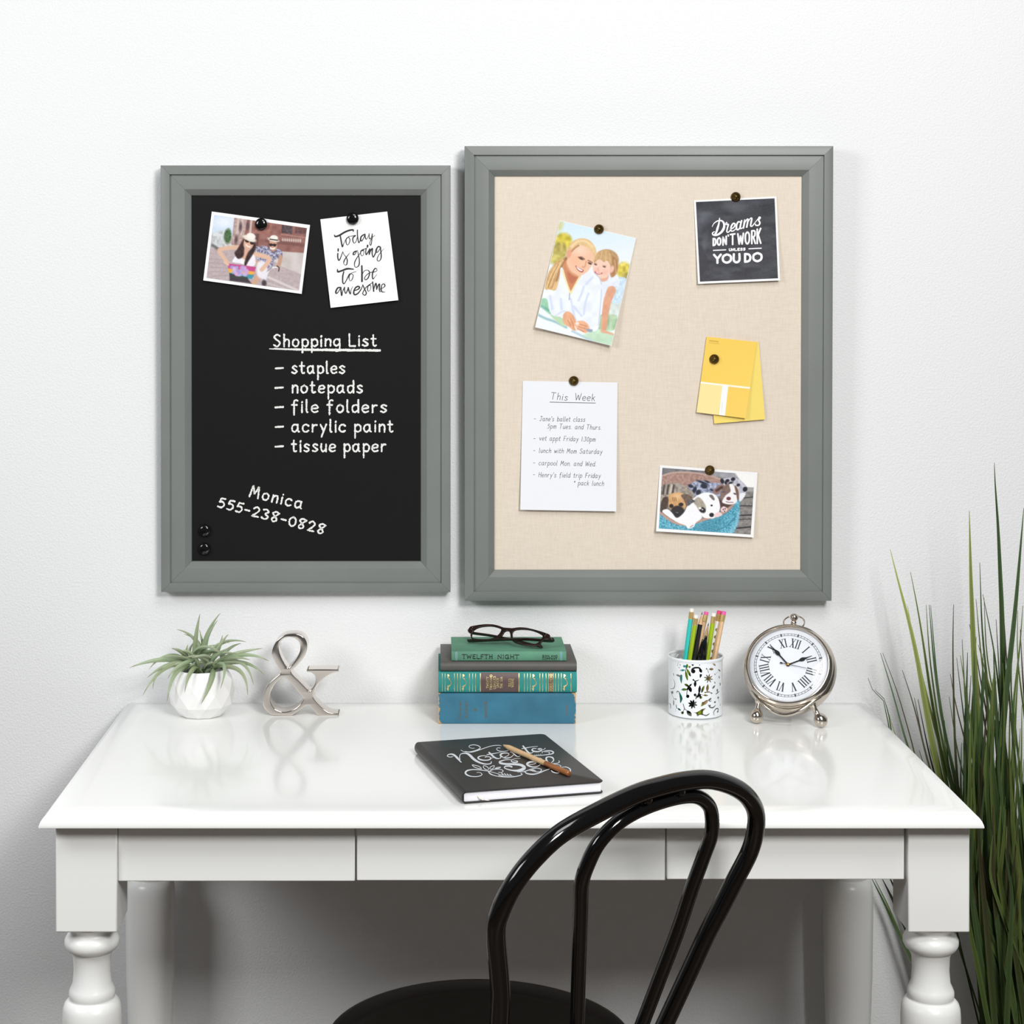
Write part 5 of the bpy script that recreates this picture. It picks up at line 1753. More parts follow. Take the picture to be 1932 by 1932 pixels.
# flourish beneath
sw(cQ, [(1030, 1005), (1110, 1000), (1180, 1050), (1120, 1100), (960, 1118), (800, 1090), (715, 1020), (770, 950), (920, 922), (1120, 930), (1300, 955), (1400, 970)], [12, 16, 24, 24, 26, 50, 56, 34, 28, 24, 18])
sw(cQ, [(1360, 970), (1400, 1030), (1520, 1085), (1700, 1120), (1920, 1132)], [34, 40, 24, 18, 22])
sw(cR, [(10, 880), (160, 912), (330, 912), (470, 890), (545, 860), (520, 835)], [18, 24, 24, 20, 18, 22])
sw(cQ, [(1400, 975), (1560, 1020), (1740, 1070), (1920, 1095)], [20, 18, 16, 14])
sw(cQ, [(1400, 965), (1480, 925), (1620, 910), (1740, 930), (1770, 970), (1720, 1000), (1640, 998)], [30, 20, 16, 26, 20, 16])
sw(cR, [(0, 850), (120, 875), (240, 890), (340, 885)], [12, 12, 10, 6])
for k in range(4):
    sw(cR, [(80 + 62 * k, 832 + 10 * k), (120 + 62 * k, 868 + 6 * k)], [26, 12])
for leaf in ([(1180, 905), (1100, 835), (980, 800), (905, 790), (960, 845), (1060, 885), (1180, 905)], [(1350, 940), (1360, 880), (1290, 825), (1230, 812), (1220, 860), (1270, 910), (1350, 940)], [(1410, 915), (1400, 870), (1450, 830), (1520, 812), (1515, 860), (1470, 900), (1410, 915)], [(1530, 900), (1590, 870), (1700, 852), (1650, 885), (1530, 900)]):
    sw(cQ, leaf, [22, 22])
sw(cR, [(440, 805), (600, 790), (760, 735), (880, 715), (980, 745), (960, 795), (860, 800), (740, 770)], [10, 22, 18, 16, 24, 18, 10])
sw(cR, [(600, 790), (650, 835), (780, 855), (920, 830), (1050, 775), (1170, 735)], [24, 30, 34, 24, 24, 14])
sw(cR, [(710, 770), (790, 760), (860, 780)], [10, 34, 10])
m.build('lettering', M_SIL, nb, smooth=False)

M_WOOD = mat('natural_pencil_wood', (216, 182, 138), 0.5, 0, 0.35, noise=(160, 0.12))
M_COPPER = mat('copper_dip_paint', (164, 104, 60), 0.28, 0.35)
zp = ZT + 0.0003 + NT + 0.0038


def on_z(px, py, z):
    D = F * (1.45 - z) / (py - CY)
    return np.array([(px - CX) * D / F, D - 2.95, z])


pa, pb = on_z(946.5, 1404.5, zp), on_z(1074, 1460, zp)
pc = thing('pencil', 'copper-dipped wooden pencil lying across the black notebook', 'pencil', (pa + pb) / 2)
d = pb - pa
L_ = np.linalg.norm(d)
ax = d / L_
M().lathe([(0.0012, 0.006), (0.0036, 0.020), (0.0037, 0.022), (0.0037, L_ * 0.665)], 20, pa, ax).build('barrel', M_WOOD, pc, angle=50)
M().lathe([(0.0037, L_ * 0.665), (0.00385, L_ * 0.668), (0.00385, L_ - 0.001), (0.0030, L_)], 20, pa, ax).build('dipped_end', M_COPPER, pc, angle=50)
M().lathe([(0.0002, 0), (0.0012, 0.006)], 12, pa, ax).build('lead', mat('graphite', (50, 50, 52), 0.4), pc)

# ------------------------------------------------------------------ pierced pencil cup
M_CUP = mat('white_enamelled_metal', (236, 240, 244), 0.3, 0, 0.5)
CO = np.array([0.4085, -0.0885, ZT])
CR, CH = 0.0427, 0.0935
cup = thing('pencil_cup', 'white metal pencil cup pierced with leaf and flower cut-outs', 'cup', CO)
cC = (1255.0, 1240.0, 15.45)


def cut(P):
    """True where the wall is pierced; P in close-up px"""
    hit = np.zeros(len(P), bool)

    def seg(a, b):
        a, b = np.array(a, float), np.array(b, float)
        e = b - a
        v = P - a
        t = np.clip((v @ e) / (e @ e + 1e-9), 0, 1)
        return t, np.sqrt(((v - t[:, None] * e) ** 2).sum(1))

    def leaf(a, b, w):
        t, d = seg(a, b)
        return d < w * 0.57 * np.sin(PI * np.clip(t, 0, 1)) ** 0.75

    def line(a, b, w):
        return seg(a, b)[1] < w / 2

    def dot(x, y, r):
        return ((P - (x, y)) ** 2).sum(1) < r * r

    def arc(L, w):
        Q = spline(L, 5)
        o = np.zeros(len(P), bool)
        for k, (a, b) in enumerate(zip(Q[:-1], Q[1:])):
            o |= line(a, b, w * (0.5 + 0.5 * math.sin(PI * (k + 1) / len(Q))))
        return o

    def poly(L):
        ins = np.zeros(len(P), bool)
        Lq = spline(L, 3, True)
        for a, b in zip(Lq, np.roll(Lq, -1, 0)):
            c1 = (a[1] > P[:, 1]) != (b[1] > P[:, 1])
            dy = b[1] - a[1]
            xi = a[0] + (P[:, 1] - a[1]) * (b[0] - a[0]) / (dy if abs(dy) > 1e-9 else 1e-9)
            ins ^= c1 & (P[:, 0] < xi)
        return ins
    for a, b, w in (((420, 390), (580, 375), 50), ((650, 195), (605, 340), 70), ((590, 390), (650, 690), 66), ((620, 330), (745, 570), 66), ((1000, 330), (1068, 455), 76), ((1280, 350), (1420, 350), 66),
                    ((1370, 150), (1480, 260), 46), ((310, 510), (430, 560), 56), ((878, 690), (870, 870), 72), ((555, 780), (695, 855), 66), ((775, 775), (680, 870), 46), ((690, 845), (758, 1022), 92), ((460, 945), (645, 940), 62),
                    ((1015, 820), (990, 1065), 66), ((1142, 825), (1055, 1045), 64), ((1110, 1105), (1262, 1120), 46), ((1247, 785), (1225, 1015), 70), ((1290, 1020), (1390, 1065), 40), ((1460, 820), (1380, 920), 52),
                    ((1440, 710), (1465, 780), 26), ((1600, 730), (1620, 850), 34), ((1570, 540), (1590, 640), 32), ((1545, 350), (1620, 420), 40), ((1435, 480), (1470, 525), 26), ((1520, 915), (1530, 1030), 44), ((1592, 990), (1470, 1085), 36),
                    ((1610, 1340), (1615, 1440), 24), ((240, 1230), (240, 1425), 44), ((395, 280), (408, 330), 24), ((235, 455), (240, 560), 30), ((310, 1365), (325, 1500), 30), ((355, 1490), (458, 1555), 50), ((630, 1555), (768, 1722), 104), ((1290, 1285), (1372, 1275), 40)):
        hit |= leaf(a, b, w)
    for a, b, w in (((612, 320), (580, 420), 20), ((1010, 172), (1005, 240), 24), ((1240, 360), (1265, 450), 18), ((690, 860), (640, 940), 52), ((640, 930), (625, 1120), 22), ((990, 1050), (955, 1150), 54), ((880, 1105), (955, 1155), 50), ((1040, 1090), (1115, 1106), 14),
                    ((1160, 1030), (1290, 1010), 32), ((1545, 430), (1460, 510), 13), ((1560, 1200), (1570, 1300), 15), ((190, 1085), (250, 1220), 14), ((250, 1210), (300, 1222), 16), ((280, 130), (310, 120), 14), ((392, 120), (350, 250), 15), ((318, 1478), (380, 1500), 16), ((300, 1500), (300, 1600), 9),
                    ((522, 1370), (562, 1510), 24), ((560, 1510), (510, 1600), 18), ((560, 1500), (650, 1585), 20)):
        hit |= line(a, b, w)
    for x, y, r in ((555, 265, 38), (708, 285, 32), (820, 412, 60), (1210, 340, 22), (820, 660, 25), (655, 1140, 50), (875, 1100, 42), (1040, 1175, 42), (1000, 1110, 46), (1545, 1180, 34), (200, 1030, 42), (305, 1225, 26), (430, 225, 18), (500, 1620, 42), (1310, 1412, 26), (1455, 1312, 30), (1535, 1590, 26)):
        hit |= dot(x, y, r)
    for L, w in (([(770, 430), (790, 345), (900, 305), (1000, 320), (1050, 380)], 50), ([(820, 660), (880, 700), (980, 665)], 30), ([(240, 660), (275, 760), (250, 900), (150, 920)], 30), ([(110, 1340), (150, 1380), (150, 1490)], 26), ([(335, 1045), (340, 1000), (400, 1005)], 34),
                 ([(1260, 1390), (1310, 1460), (1400, 1470), (1470, 1400)], 38), ([(1430, 1690), (1420, 1600), (1480, 1510), (1540, 1500), (1552, 1560), (1530, 1610)], 34), ([(1120, 1680), (1200, 1700), (1290, 1650)], 40)):
        hit |= arc(L, w)
    for L in ([(740, 155), (840, 160), (805, 265)], [(1005, 500), (1080, 510), (1020, 610)], [(410, 545), (500, 530), (470, 780)], [(900, 1130), (960, 1140), (885, 1235)], [(390, 1000), (460, 1080), (500, 1190), (490, 1260), (435, 1345), (420, 1200), (400, 1080)],
              [(1050, 1440), (1055, 1370), (1085, 1300), (1110, 1310), (1180, 1260), (1250, 1250), (1220, 1350), (1130, 1400)], [(1250, 1250), (1350, 1180), (1320, 1300)], [(790, 1605), (900, 1610), (1000, 1560), (1080, 1510), (1190, 1490), (1130, 1550), (1100, 1600), (1110, 1690), (1010, 1680), (940, 1730), (900, 1640)]):
        hit |= poly(L)
    for cx_, cy_, n, ln, w, r in ((1265, 620, 8, 142, 34, 58), (800, 1370, 8, 142, 50, 66)):
        hit |= dot(cx_, cy_, r)
        for k in range(n):
            a = 2 * PI * k / n + 0.25
            hit |= leaf((cx_, cy_), (cx_ + ln * math.cos(a), cy_ + ln * math.sin(a)), w)
    return hit


NA, NZ = 640, 230
th = np.linspace(0, 2 * PI, NA, endpoint=False)
zz = np.linspace(0.0035, CH - 0.006, NZ + 1)
TH, ZZ = np.meshgrid(th, zz)
ctr_t, ctr_z = np.meshgrid(th + PI / NA, (zz[:-1] + zz[1:]) / 2)
tf = np.where(np.sin(ctr_t) > 0, ctr_t + PI, ctr_t).ravel()                # the far half repeats the pattern of the near half
fx, fy, fz = CO[0] + CR * np.cos(tf), CO[1] + CR * np.sin(tf), ZT + ctr_z.ravel()
Dp = fy + 2.95
PX = np.stack([((fx * F / Dp + CX) - cC[0]) * cC[2], (((1.45 - fz) * F / Dp + CY) - cC[1]) * cC[2]], 1)
holes = cut(PX).reshape(NZ, NA)
wall = M()
V = np.stack([CO[0] + CR * np.cos(TH), CO[1] + CR * np.sin(TH), ZT + ZZ], -1).reshape(-1, 3)
Fc = [(j * NA + i, j * NA + (i + 1) % NA, (j + 1) * NA + (i + 1) % NA, (j + 1) * NA + i) for j in range(NZ) for i in range(NA) if not holes[j, i]]
wall.add(V, Fc)
wo = wall.build('pierced_wall', M_CUP, cup, angle=180)
so = wo.modifiers.new('sheet', 'SOLIDIFY')
so.thickness = 0.0009
so.offset = -1
M().lathe([(1e-6, 0.0012), (CR - 0.001, 0.0012), (CR + 0.0002, 0.0022), (CR + 0.0002, 0.0040), (CR - 0.0008, 0.0040), (CR - 0.0012, 0.0026), (1e-6, 0.0026)], 96, CO).build('base', M_CUP, cup)
rp = [(CR - 0.0008, CH - 0.0065), (CR + 0.0001, CH - 0.0065), (CR + 0.0004, CH - 0.0052)] + [(CR + 0.0004 + 0.0013 * math.cos(a), CH - 0.0022 + 0.0022 * math.sin(a)) for a in np.linspace(-1.2, PI + 0.8, 12)] + [(CR - 0.0008, CH - 0.0065)]
M().lathe(rp, 96, CO, caps=False).build('rolled_rim', M_CUP, cup)

# ------------------------------------------------------------------ pencils and pens in the cup
cP2 = crop(1230, 1130, 7.73)
M_FER = mat('gold_ferrule', (226, 196, 132), 0.3, 0.65)
M_PWOOD = mat('sharpened_wood', (222, 184, 142), 0.6, noise=(300, 0.1))
M_LEAD = mat('pencil_lead', (40, 40, 42), 0.4)


def pencil(label, top, low, barrel, eraser, yt, yb, group='pencils in the white cup', tip=False, r=0.0037, dots=None, pen=False, lowlen=None):
    """top, low: two points along the pencil as seen (close-up px); yt, yb: depth of its top and foot"""
    t = thing('pencil' if not pen else 'pen', label, 'pencil' if not pen else 'pen', (0, 0, 0), group)
    A = unp(*cP2(*top), CO[1] + yt)
    q = np.array(low, float)
    Lo = unp(*cP2(*q), CO[1] + yb)
    ax = A - Lo
    # slide along to stand on the cup floor
    k = (A[2] - (ZT + 0.0048)) / ax[2]
    Bt = A - ax * k
    rad = math.hypot(Bt[0] - CO[0], Bt[1] - CO[1])
    if rad > CR - 0.006:
        f = (CR - 0.006) / rad
        Bt[:2] = CO[:2] + (Bt[:2] - CO[:2]) * f
    ax = A - Bt
    L = np.linalg.norm(ax)
    ax /= L
    t.location = tuple(Bt)
    if pen:
        M().lathe([(0.0028, 0), (r, 0.002), (r, L * 0.7), (r * 1.08, L * 0.705), (r * 1.02, L - 0.02), (r * 0.62, L - 0.006), (r * 0.5, L - 0.001), (r * 0.35, L)], 24, Bt, ax).build('barrel', barrel, t, angle=40)
        M().tube([Bt + ax * (L - 0.03) + np.array([0.0, -r * 1.5, 0]), Bt + ax * (L - 0.016) + np.array([0.0, -r * 1.7, 0]), Bt + ax * (L - 0.006) + np.array([0.0, -r * 0.9, 0])], 0.0009, 8).build('clip', barrel, t)
        return t
    hexa = 6
    if tip:
        M().lathe([(r, 0), (r, L - 0.020)], hexa, Bt, ax).build('barrel', barrel, t, angle=20)
        M().lathe([(r * 0.99, L - 0.020), (0.0010, L - 0.0045)], 20, Bt, ax).build('sharpened_tip', M_PWOOD, t)
        M().lathe([(0.0010, L - 0.0045), (0.0003, L)], 12, Bt, ax).build('lead', M_LEAD, t)
    else:
        M().lathe([(r, 0), (r, L - 0.0155)], hexa if dots is None else 24, Bt, ax).build('barrel', barrel, t, angle=20)
        pr = [(r * 1.0, L - 0.0165)]
        for j in range(5):
            pr += [(r * 1.10, L - 0.0155 + j * 0.0022), (r * 1.02, L - 0.0145 + j * 0.0022)]
        pr += [(r * 1.05, L - 0.0052)]
        M().lathe(pr, 20, Bt, ax).build('ferrule', M_FER, t)
        M().lathe([(r * 0.98, L - 0.0054), (r * 0.98, L - 0.0008), (r * 0.8, L)], 20, Bt, ax).build('eraser', eraser, t)
        if dots is not None:
            m = M()
            e = np.cross(ax, (0, 1, 0))
            e /= np.linalg.norm(e)
            fw = np.cross(e, ax)
            if fw[1] > 0:
                fw = -fw
            for j in range(9):
                for sd in (-0.25, 2.0, 4.1):
                    c = Bt + ax * (L - 0.030 - 0.0115 * j - (0.0055 if sd > 0 else 0))
                    pts = []
                    for q_ in range(14):
                        a = 2 * PI * q_ / 14
                        an = sd + 0.72 * math.cos(a)
                        pts.append(c + (fw * math.cos(an) + e * math.sin(an)) * (r + 0.00015) + ax * 0.0028 * math.sin(a))
                    m.add(pts, [tuple(range(14))])
            m.build('gold_dots', dots, t, smooth=False)
    return t


M_ERW = mat('white_eraser', (238, 232, 226), 0.8)
M_ERP = mat('pink_eraser', (232, 96, 170), 0.7)
M_ERR = mat('deep_pink_eraser', (220, 70, 118), 0.7)
M_TURQ = mat('turquoise_lacquer', (48, 196, 188), 0.3)
M_LIME = mat('lime_lacquer', (160, 188, 24), 0.3)
M_BLK = mat('black_lacquer', (20, 19, 19), 0.5, 0, 0.25)
M_NAT = mat('bare_wood_barrel', (228, 188, 146), 0.5, noise=(150, 0.12))
M_GLBLK = mat('gloss_black_pen', (14, 14, 15), 0.12)
M_WHT = mat('white_lacquer', (240, 240, 238), 0.3)
pencil('turquoise pencil with a white eraser, in the white cup', (585, 140), (490, 865), M_TURQ, M_ERW, -0.012, -0.012)
pencil('lime green pencil beside the turquoise one, shorter, white eraser', (648, 232), (556, 875), M_LIME, M_ERW, -0.018, -0.017)
pencil('black pencil with its sharpened tip up, beside the pink-eraser wooden pencil', (734, 188), (610, 878), M_BLK, None, -0.012, -0.022, tip=True)
pencil('bare wood pencil with pink eraser at the middle of the cup', (796, 186), (648, 880), M_NAT, M_ERP, 0.014, 0.004)
pencil('sharpened bare wood pencil tip peeking out behind the pens', (826, 350), (776, 600), M_NAT, None, 0.026, 0.026, tip=True, r=0.0036)
p1 = pencil('glossy black pen leaning left, in the white cup', (748, 590), (694, 882), M_GLBLK, None, -0.024, -0.022, 'black pens in the white cup', pen=True, r=0.0042)
p2 = pencil('glossy black pen standing right of the other black pen', (788, 538), (752, 882), M_GLBLK, None, -0.028, -0.026, 'black pens in the white cup', pen=True, r=0.0040)
pencil('lime green pencil right of the black pens, white eraser', (906, 206), (806, 882), M_LIME, M_ERW, -0.016, -0.020)
pencil('white pencil with gold dots and a deep pink eraser', (984, 172), (856, 870), M_WHT, M_ERR, -0.006, -0.008, dots=mat('gold_foil_dot', (176, 136, 48), 0.3, 0.6))
pencil('bare wood pencil with pink eraser, rightmost in the cup', (1052, 180), (912, 868), M_NAT, M_ERP, -0.014, -0.018)

# ------------------------------------------------------------------ desk clock
M_CLK = mat('polished_nickel_clock', (206, 196, 184), 0.16, 1.0, bump=(120, 0.06, 0.001))
sa, ta = math.radians(20), math.radians(35)
cn = np.array([-math.sin(sa) * math.cos(ta), -math.cos(sa) * math.cos(ta), math.sin(ta)])
cu = np.array([math.cos(sa), -math.sin(sa), 0.0])
cv = np.cross(cn, cu)
cv = cv if cv[2] > 0 else -cv
cT = crop(1390, 1140, 7.729)
cc = unp(*cT(745, 872), -2.95 + 2.95 - 0.135)
CP = Plane(cc, cn)
ck = thing('desk_clock', 'round silver desk clock with roman numerals on ball feet', 'clock', (cc[0], -0.12, ZT))
RD = 0.0640
Lc = lambda r, h: (r, h)
M().lathe([(1e-6, -0.038), (0.060, -0.038), (0.067, -0.036), (0.0715, -0.031), (0.0728, -0.024), (0.0724, -0.017), (0.0705, -0.0125), (0.0680, -0.0105), (0.0665, -0.010)], 96, cc, cn).build('case', M_CLK, ck, angle=50)
M().lathe([(0.0672, -0.0105), (0.0690, -0.0090), (0.0697, -0.0062), (0.0690, -0.0034), (0.0676, -0.0016), (0.0662, -0.0006), (0.0650, 0.0010), (0.0634, 0.0012), (0.0622, 0.0000), (0.0616, -0.0022), (0.0613, -0.0045)], 96, cc, cn, caps=False).build('bezel', M_CLK, ck, angle=50)
M_DIAL = mat('white_clock_dial', (240, 243, 248), 0.55)
dial = M().lathe([(1e-6, -0.0040), (0.0615, -0.0040), (0.0615, -0.0052), (1e-6, -0.0052)], 96, cc, cn).build('dial', M_DIAL, ck, smooth=False)
# marks
PSI = math.radians(12.5)


def dl(x, y, h=-0.0038):
    return cc + cu * x + cv * y + cn * h


def pol(r, a, t=0.0, h=-0.0038):
    """polar on the dial: radius, clock angle (clockwise from twelve), tangential offset"""
    a = a + PSI
    return dl(r * math.sin(a) + t * math.cos(a), r * math.cos(a) - t * math.sin(a), h)


m = M()
for r in (0.0528, 0.0498):
    V = [pol(r + s_ * 0.00032, 2 * PI * k / 120) for k in range(120) for s_ in (-1, 1)]
    m.add(V, [(2 * k, 2 * k + 1, (2 * k + 3) % 240, (2 * k + 2) % 240) for k in range(120)])
for k in range(60):
    a = 2 * PI * k / 60
    if k % 5 == 0:
        m.add([pol(0.0548, a), pol(0.0513, a, 0.0014), pol(0.0478, a), pol(0.0513, a, -0.0014)], [(0, 1, 2, 3)])
    else:
        m.add([pol(0.0528, a, -0.0003), pol(0.0528, a, 0.0003), pol(0.0498, a, 0.0003), pol(0.0498, a, -0.0003)], [(0, 1, 2, 3)])
m.build('minute_track', mat('grey_dial_print', (70, 74, 80), 0.6), dial, smooth=False)
m = M()
ROM = {1: 'I', 2: 'II', 3: 'III', 4: 'IIII', 5: 'V', 6: 'VI', 7: 'VII', 8: 'VIII', 9: 'IX', 10: 'X', 11: 'XI', 12: 'XII'}
WID = {'I': 0.0042, 'V': 0.0082, 'X': 0.0086}
R0, R1 = 0.0300, 0.0445
for hr, txt in ROM.items():
    W = sum(WID[c] for c in txt)
    x = -W / 2
    a = hr * PI / 6

    def q(xx, rr):
        return pol(rr, a, xx)

    def bar(xa, ra, xb, rb, w):
        m.add([q(xa - w / 2, ra), q(xa + w / 2, ra), q(xb + w / 2, rb), q(xb - w / 2, rb)], [(0, 1, 2, 3)])

    def ser(xx, rr, w=0.0036):
        m.add([q(xx - w / 2, rr - 0.0003), q(xx + w / 2, rr - 0.0003), q(xx + w / 2, rr + 0.0003), q(xx - w / 2, rr + 0.0003)], [(0, 1, 2, 3)])
    for ch in txt:
        w = WID[ch]
        c = x + w / 2
        if ch == 'I':
            bar(c, R0, c, R1, 0.0018)
            ser(c, R0), ser(c, R1)
        elif ch == 'V':
            bar(c, R0, c - w * 0.33, R1, 0.0021)
            bar(c, R0, c + w * 0.33, R1, 0.0009)
            ser(c - w * .33, R1), ser(c + w * .33, R1)
        else:
            bar(c + w * 0.3, R0, c - w * 0.3, R1, 0.0021)
            bar(c - w * 0.3, R0, c + w * 0.3, R1, 0.0009)
            for s_ in (-.3, .3):
                ser(c + w * s_, R0), ser(c + w * s_, R1)
        x += w
m.build('roman_numerals', mat('charcoal_dial_print', (52, 54, 60), 0.6), dial, smooth=False)
M_HAND = mat('black_clock_hand', (18, 18, 20), 0.3)


def hand(name, p, spade, ln, w, h, tail=None):
    """spade hand towards close-up px p"""
    tgt = CP.hit(*cT(*p), h) - cc
    x, y = tgt @ cu, tgt @ cv
    a = math.atan2(x, y)
    R = math.hypot(x, y)
    ex = lambda r, t: dl(r * math.sin(a) + t * math.cos(a), r * math.cos(a) - t * math.sin(a), h)
    if spade:
        prof = [(0, w), (R * 0.46, w), (R * 0.55, w * 2.9), (R * 0.63, w * 3.1), (R * 0.72, w * 1.6), (R * 0.80, w * 0.8), (R, w * 0.25)]
    else:
        prof = [(-0.0125, w * 3), (-0.009, w * 3), (-0.0085, w), (0, w), (R, w * 0.6)]
    V, n = [], len(prof)
    for hh in (0, 0.0006):
        for r, t in prof:
            V += [ex(r, -t) + cn * hh, ex(r, t) + cn * hh]
    o_ = 2 * n
    Fc = []
    for k in range(n - 1):
        Fc += [(2 * k, 2 * k + 1, 2 * k + 3, 2 * k + 2), (o_ + 2 * k, o_ + 2 * k + 2, o_ + 2 * k + 3, o_ + 2 * k + 1), (2 * k, 2 * k + 2, o_ + 2 * k + 2, o_ + 2 * k), (2 * k + 1, o_ + 2 * k + 1, o_ + 2 * k + 3, 2 * k + 3)]
    m = M().add(V, Fc)
    if spade:
        m.lathe([(0.0028, 0), (0.0028, 0.0006), (1e-6, 0.0006)], 24, cc + cn * h, cn)
    return m.build(name, M_HAND, ck, smooth=False)


hand('hour_hand', (1098, 752), True, 0, 0.0010, -0.0030)
hand('minute_hand', (495, 600), True, 0, 0.0010, -0.0020)
hand('second_hand', (1020, 932), False, 0, 0.0004, -0.0010)
M().lathe([(0.0022, -0.0035), (0.0022, 0.0002), (0.0015, 0.0008), (1e-6, 0.001)], 20, cc, cn).build('centre_pin', mat('brass_centre_pin', (190, 150, 80), 0.3, 1.0), ck)
M().lathe([(0.0617, 0.0002)] + [(0.0617 * math.cos(a), 0.0002 + 0.0052 * math.sin(a)) for a in np.linspace(0.1, PI / 2 - 0.001, 12)], 72, cc, cn, caps=False).build('glass', clear_mat('clock_glass', 0.42), ck, angle=80)
# crown and ring
top = cc + cv * 0.0715 - cn * 0.018
cvx = cv + cn * 0.12
cvx /= np.linalg.norm(cvx)
M().lathe([(0.0075, -0.002), (0.0072, 0.001), (0.0050, 0.003), (0.0042, 0.0055), (0.0048, 0.0075), (0.0036, 0.0085), (0.0034, 0.0095), (0.0058, 0.0125), (0.0066, 0.0155), (0.0058, 0.0185), (0.0034, 0.0205), (1e-6, 0.021)], 32, top, cvx).build('crown', M_CLK, ck)
rc = top + cvx * 0.0145 - cv * 0.006 - cn * 0.004
rv = cv * 0.55 - cn * 0.83
P = [rc + 0.0165 * (math.cos(a) * cu + math.sin(a) * (cv * 0.88 - cn * 0.4)) for a in np.linspace(0, 2 * PI, 48, endpoint=False)]
M().tube(P, 0.0012, 10, closed=True).build('hanging_ring', M_CLK, ck)
# cradle and feet
lf = on_z(*cT(290, 1640), ZT + 0.0105)
rf = on_z(*cT(1228, 1698), ZT + 0.0105)
lf[2] = rf[2] = ZT + 0.0107
pl = cc - cv * 0.058 - cu * 0.041 - cn * 0.010
pr_ = cc - cv * 0.058 + cu * 0.041 - cn * 0.010
for f_, a_ in ((lf, pl), (rf, pr_)):
    m = M()
    ax = a_ - f_
    L = np.linalg.norm(ax)
    m.lathe([(1e-6, -0.0105), (0.0048, -0.0094), (0.0085, -0.0062), (0.0104, -0.001), (0.0100, 0.004), (0.0080, 0.0078), (0.0052, 0.0105), (0.0042, 0.014), (0.0040, 0.020), (0.0048, L - 0.006), (0.0060, L - 0.002), (0.0050, L)], 32, f_, ax)
    m.build('foot', M_CLK, ck)
P = spline([pl - cu * 0.012 + cv * 0.012, pl + cn * 0.004, cc - cv * 0.0715 - cu * 0.022 - cn * 0.002 - np.array([0, 0, 0.004]), cc - cv * 0.0765 - cn * 0.002 - np.array([0, 0, 0.006]), cc - cv * 0.0715 + cu * 0.022 - cn * 0.002 - np.array([0, 0, 0.004]), pr_ + cn * 0.004, pr_ + cu * 0.012 + cv * 0.012], 8)
M().tube(P, 0.0030, 14).build('cradle', M_CLK, ck)
bf = np.array([cc[0] + 0.015, cc[1] + 0.058, ZT])
M().tube([bf, cc - cn * 0.034 - cv * 0.03], 0.0035, 12).build('rear_strut', M_CLK, ck)

# ------------------------------------------------------------------ bentwood chair
M_CHAIR = mat('glossy_black_lacquer', (10, 9, 9), 0.10, 0, 0.55)
ca_, cr_ = math.radians(37.5), math.radians(20)
hu = np.array([math.cos(ca_), math.sin(ca_), 0])
hb = np.array([math.sin(ca_), -math.cos(ca_), 0])
hv = np.array([0, 0, math.cos(cr_)]) + math.sin(cr_) * hb
hn = np.cross(hu, hv)
hp0 = CAM + 2.1 * np.array([(1200 - CX) / F, 1, -(1600 - CY) / F])
HP = Plane(hp0, hn)
cH = crop(880, 1430, 3.22)
o_px = [(178, 1060), (205, 935), (290, 765), (415, 605), (580, 455), (810, 325), (1030, 220), (1190, 170), (1330, 140), (1470, 132), (1600, 165), (1700, 228), (1755, 320), (1757, 430), (1720, 570), (1630, 745), (1550, 900), (1465, 1060)]
i_px = [(690, 1060), (695, 900), (700, 760), (734, 650), (800, 520), (900, 410), (1010, 335), (1150, 275), (1300, 235), (1400, 235), (1470, 285), (1492, 365), (1486, 470), (1440, 600), (1370, 790), (1280, 1060)]
st_ = lambda L: np.array([((HP.hit(*cH(x, y)) - hp0) @ hu, (HP.hit(*cH(x, y)) - hp0) @ hv) for x, y in L])
O2, I2 = st_(o_px), st_(i_px)
hz = lambda s_, t_: hp0 + hu * s_ + hv * t_
smid = 0.5 * (O2[:, 0].min() + O2[:, 0].max())
t_seat = (0.462 - hp0[2]) / hv[2]
tl, tr = O2[0, 1], O2[-1, 1]
hwr = O2[-1, 0] - smid
ext_r = [(smid + hwr * f_ + (0.135 - hwr) * (1 - f_) * 0 if False else np.interp(f_, [0, 1], [smid + hwr, smid + 0.125]), np.interp(f_, [0, 1], [tr, t_seat])) for f_ in (0.25, 0.5, 0.75, 1)]
ext_l = [(2 * smid - s_, t_) for s_, t_ in [tuple(p) for p in O2[12:]] + ext_r]
ext_l = [e for e in ext_l if e[1] < tl - 0.04][::-1]
path = ext_l + [tuple(p) for p in O2] + ext_r
chair = thing('bentwood_chair', 'glossy black bentwood chair pulled up to the desk front', 'chair', hz(smid, t_seat) * (1, 1, 0))
M().tube([hz(*p) for p in spline(path, 8)], 0.0113, 24).build('back_hoop', M_CHAIR, chair, angle=80)
dI = (I2[0] - I2[1]) / np.linalg.norm(I2[0] - I2[1])
fI = (I2[0, 1] - t_seat) / -dI[1]
it = [tuple(I2[0] + dI * fI * f_) for f_ in (1.0, 0.66, 0.33)]
e_ = I2[-1] - I2[-3]
e_ /= np.linalg.norm(e_)
k_end = np.array([I2[0, 0] + 0.17, t_seat])
ie = [tuple(I2[-1] * (1 - f_) + np.array([smid + 0.085, t_seat]) * f_) for f_ in (0.35, 0.7, 1.0)]
M().tube([hz(*p) for p in spline(it + [tuple(p) for p in I2] + ie, 8)], 0.0089, 20).build('inner_hoop', M_CHAIR, chair, angle=80)
sc_ = hz(smid, t_seat) * (1, 1, 0) - hb * 0.185 + np.array([0, 0, 0.448])
M().lathe([(1e-6, -0.012), (0.185, -0.012), (0.198, -0.008), (0.203, 0.002), (0.200, 0.012), (0.190, 0.016), (0.15, 0.012), (1e-6, 0.009)], 64, sc_).build('seat', M_CHAIR, chair)
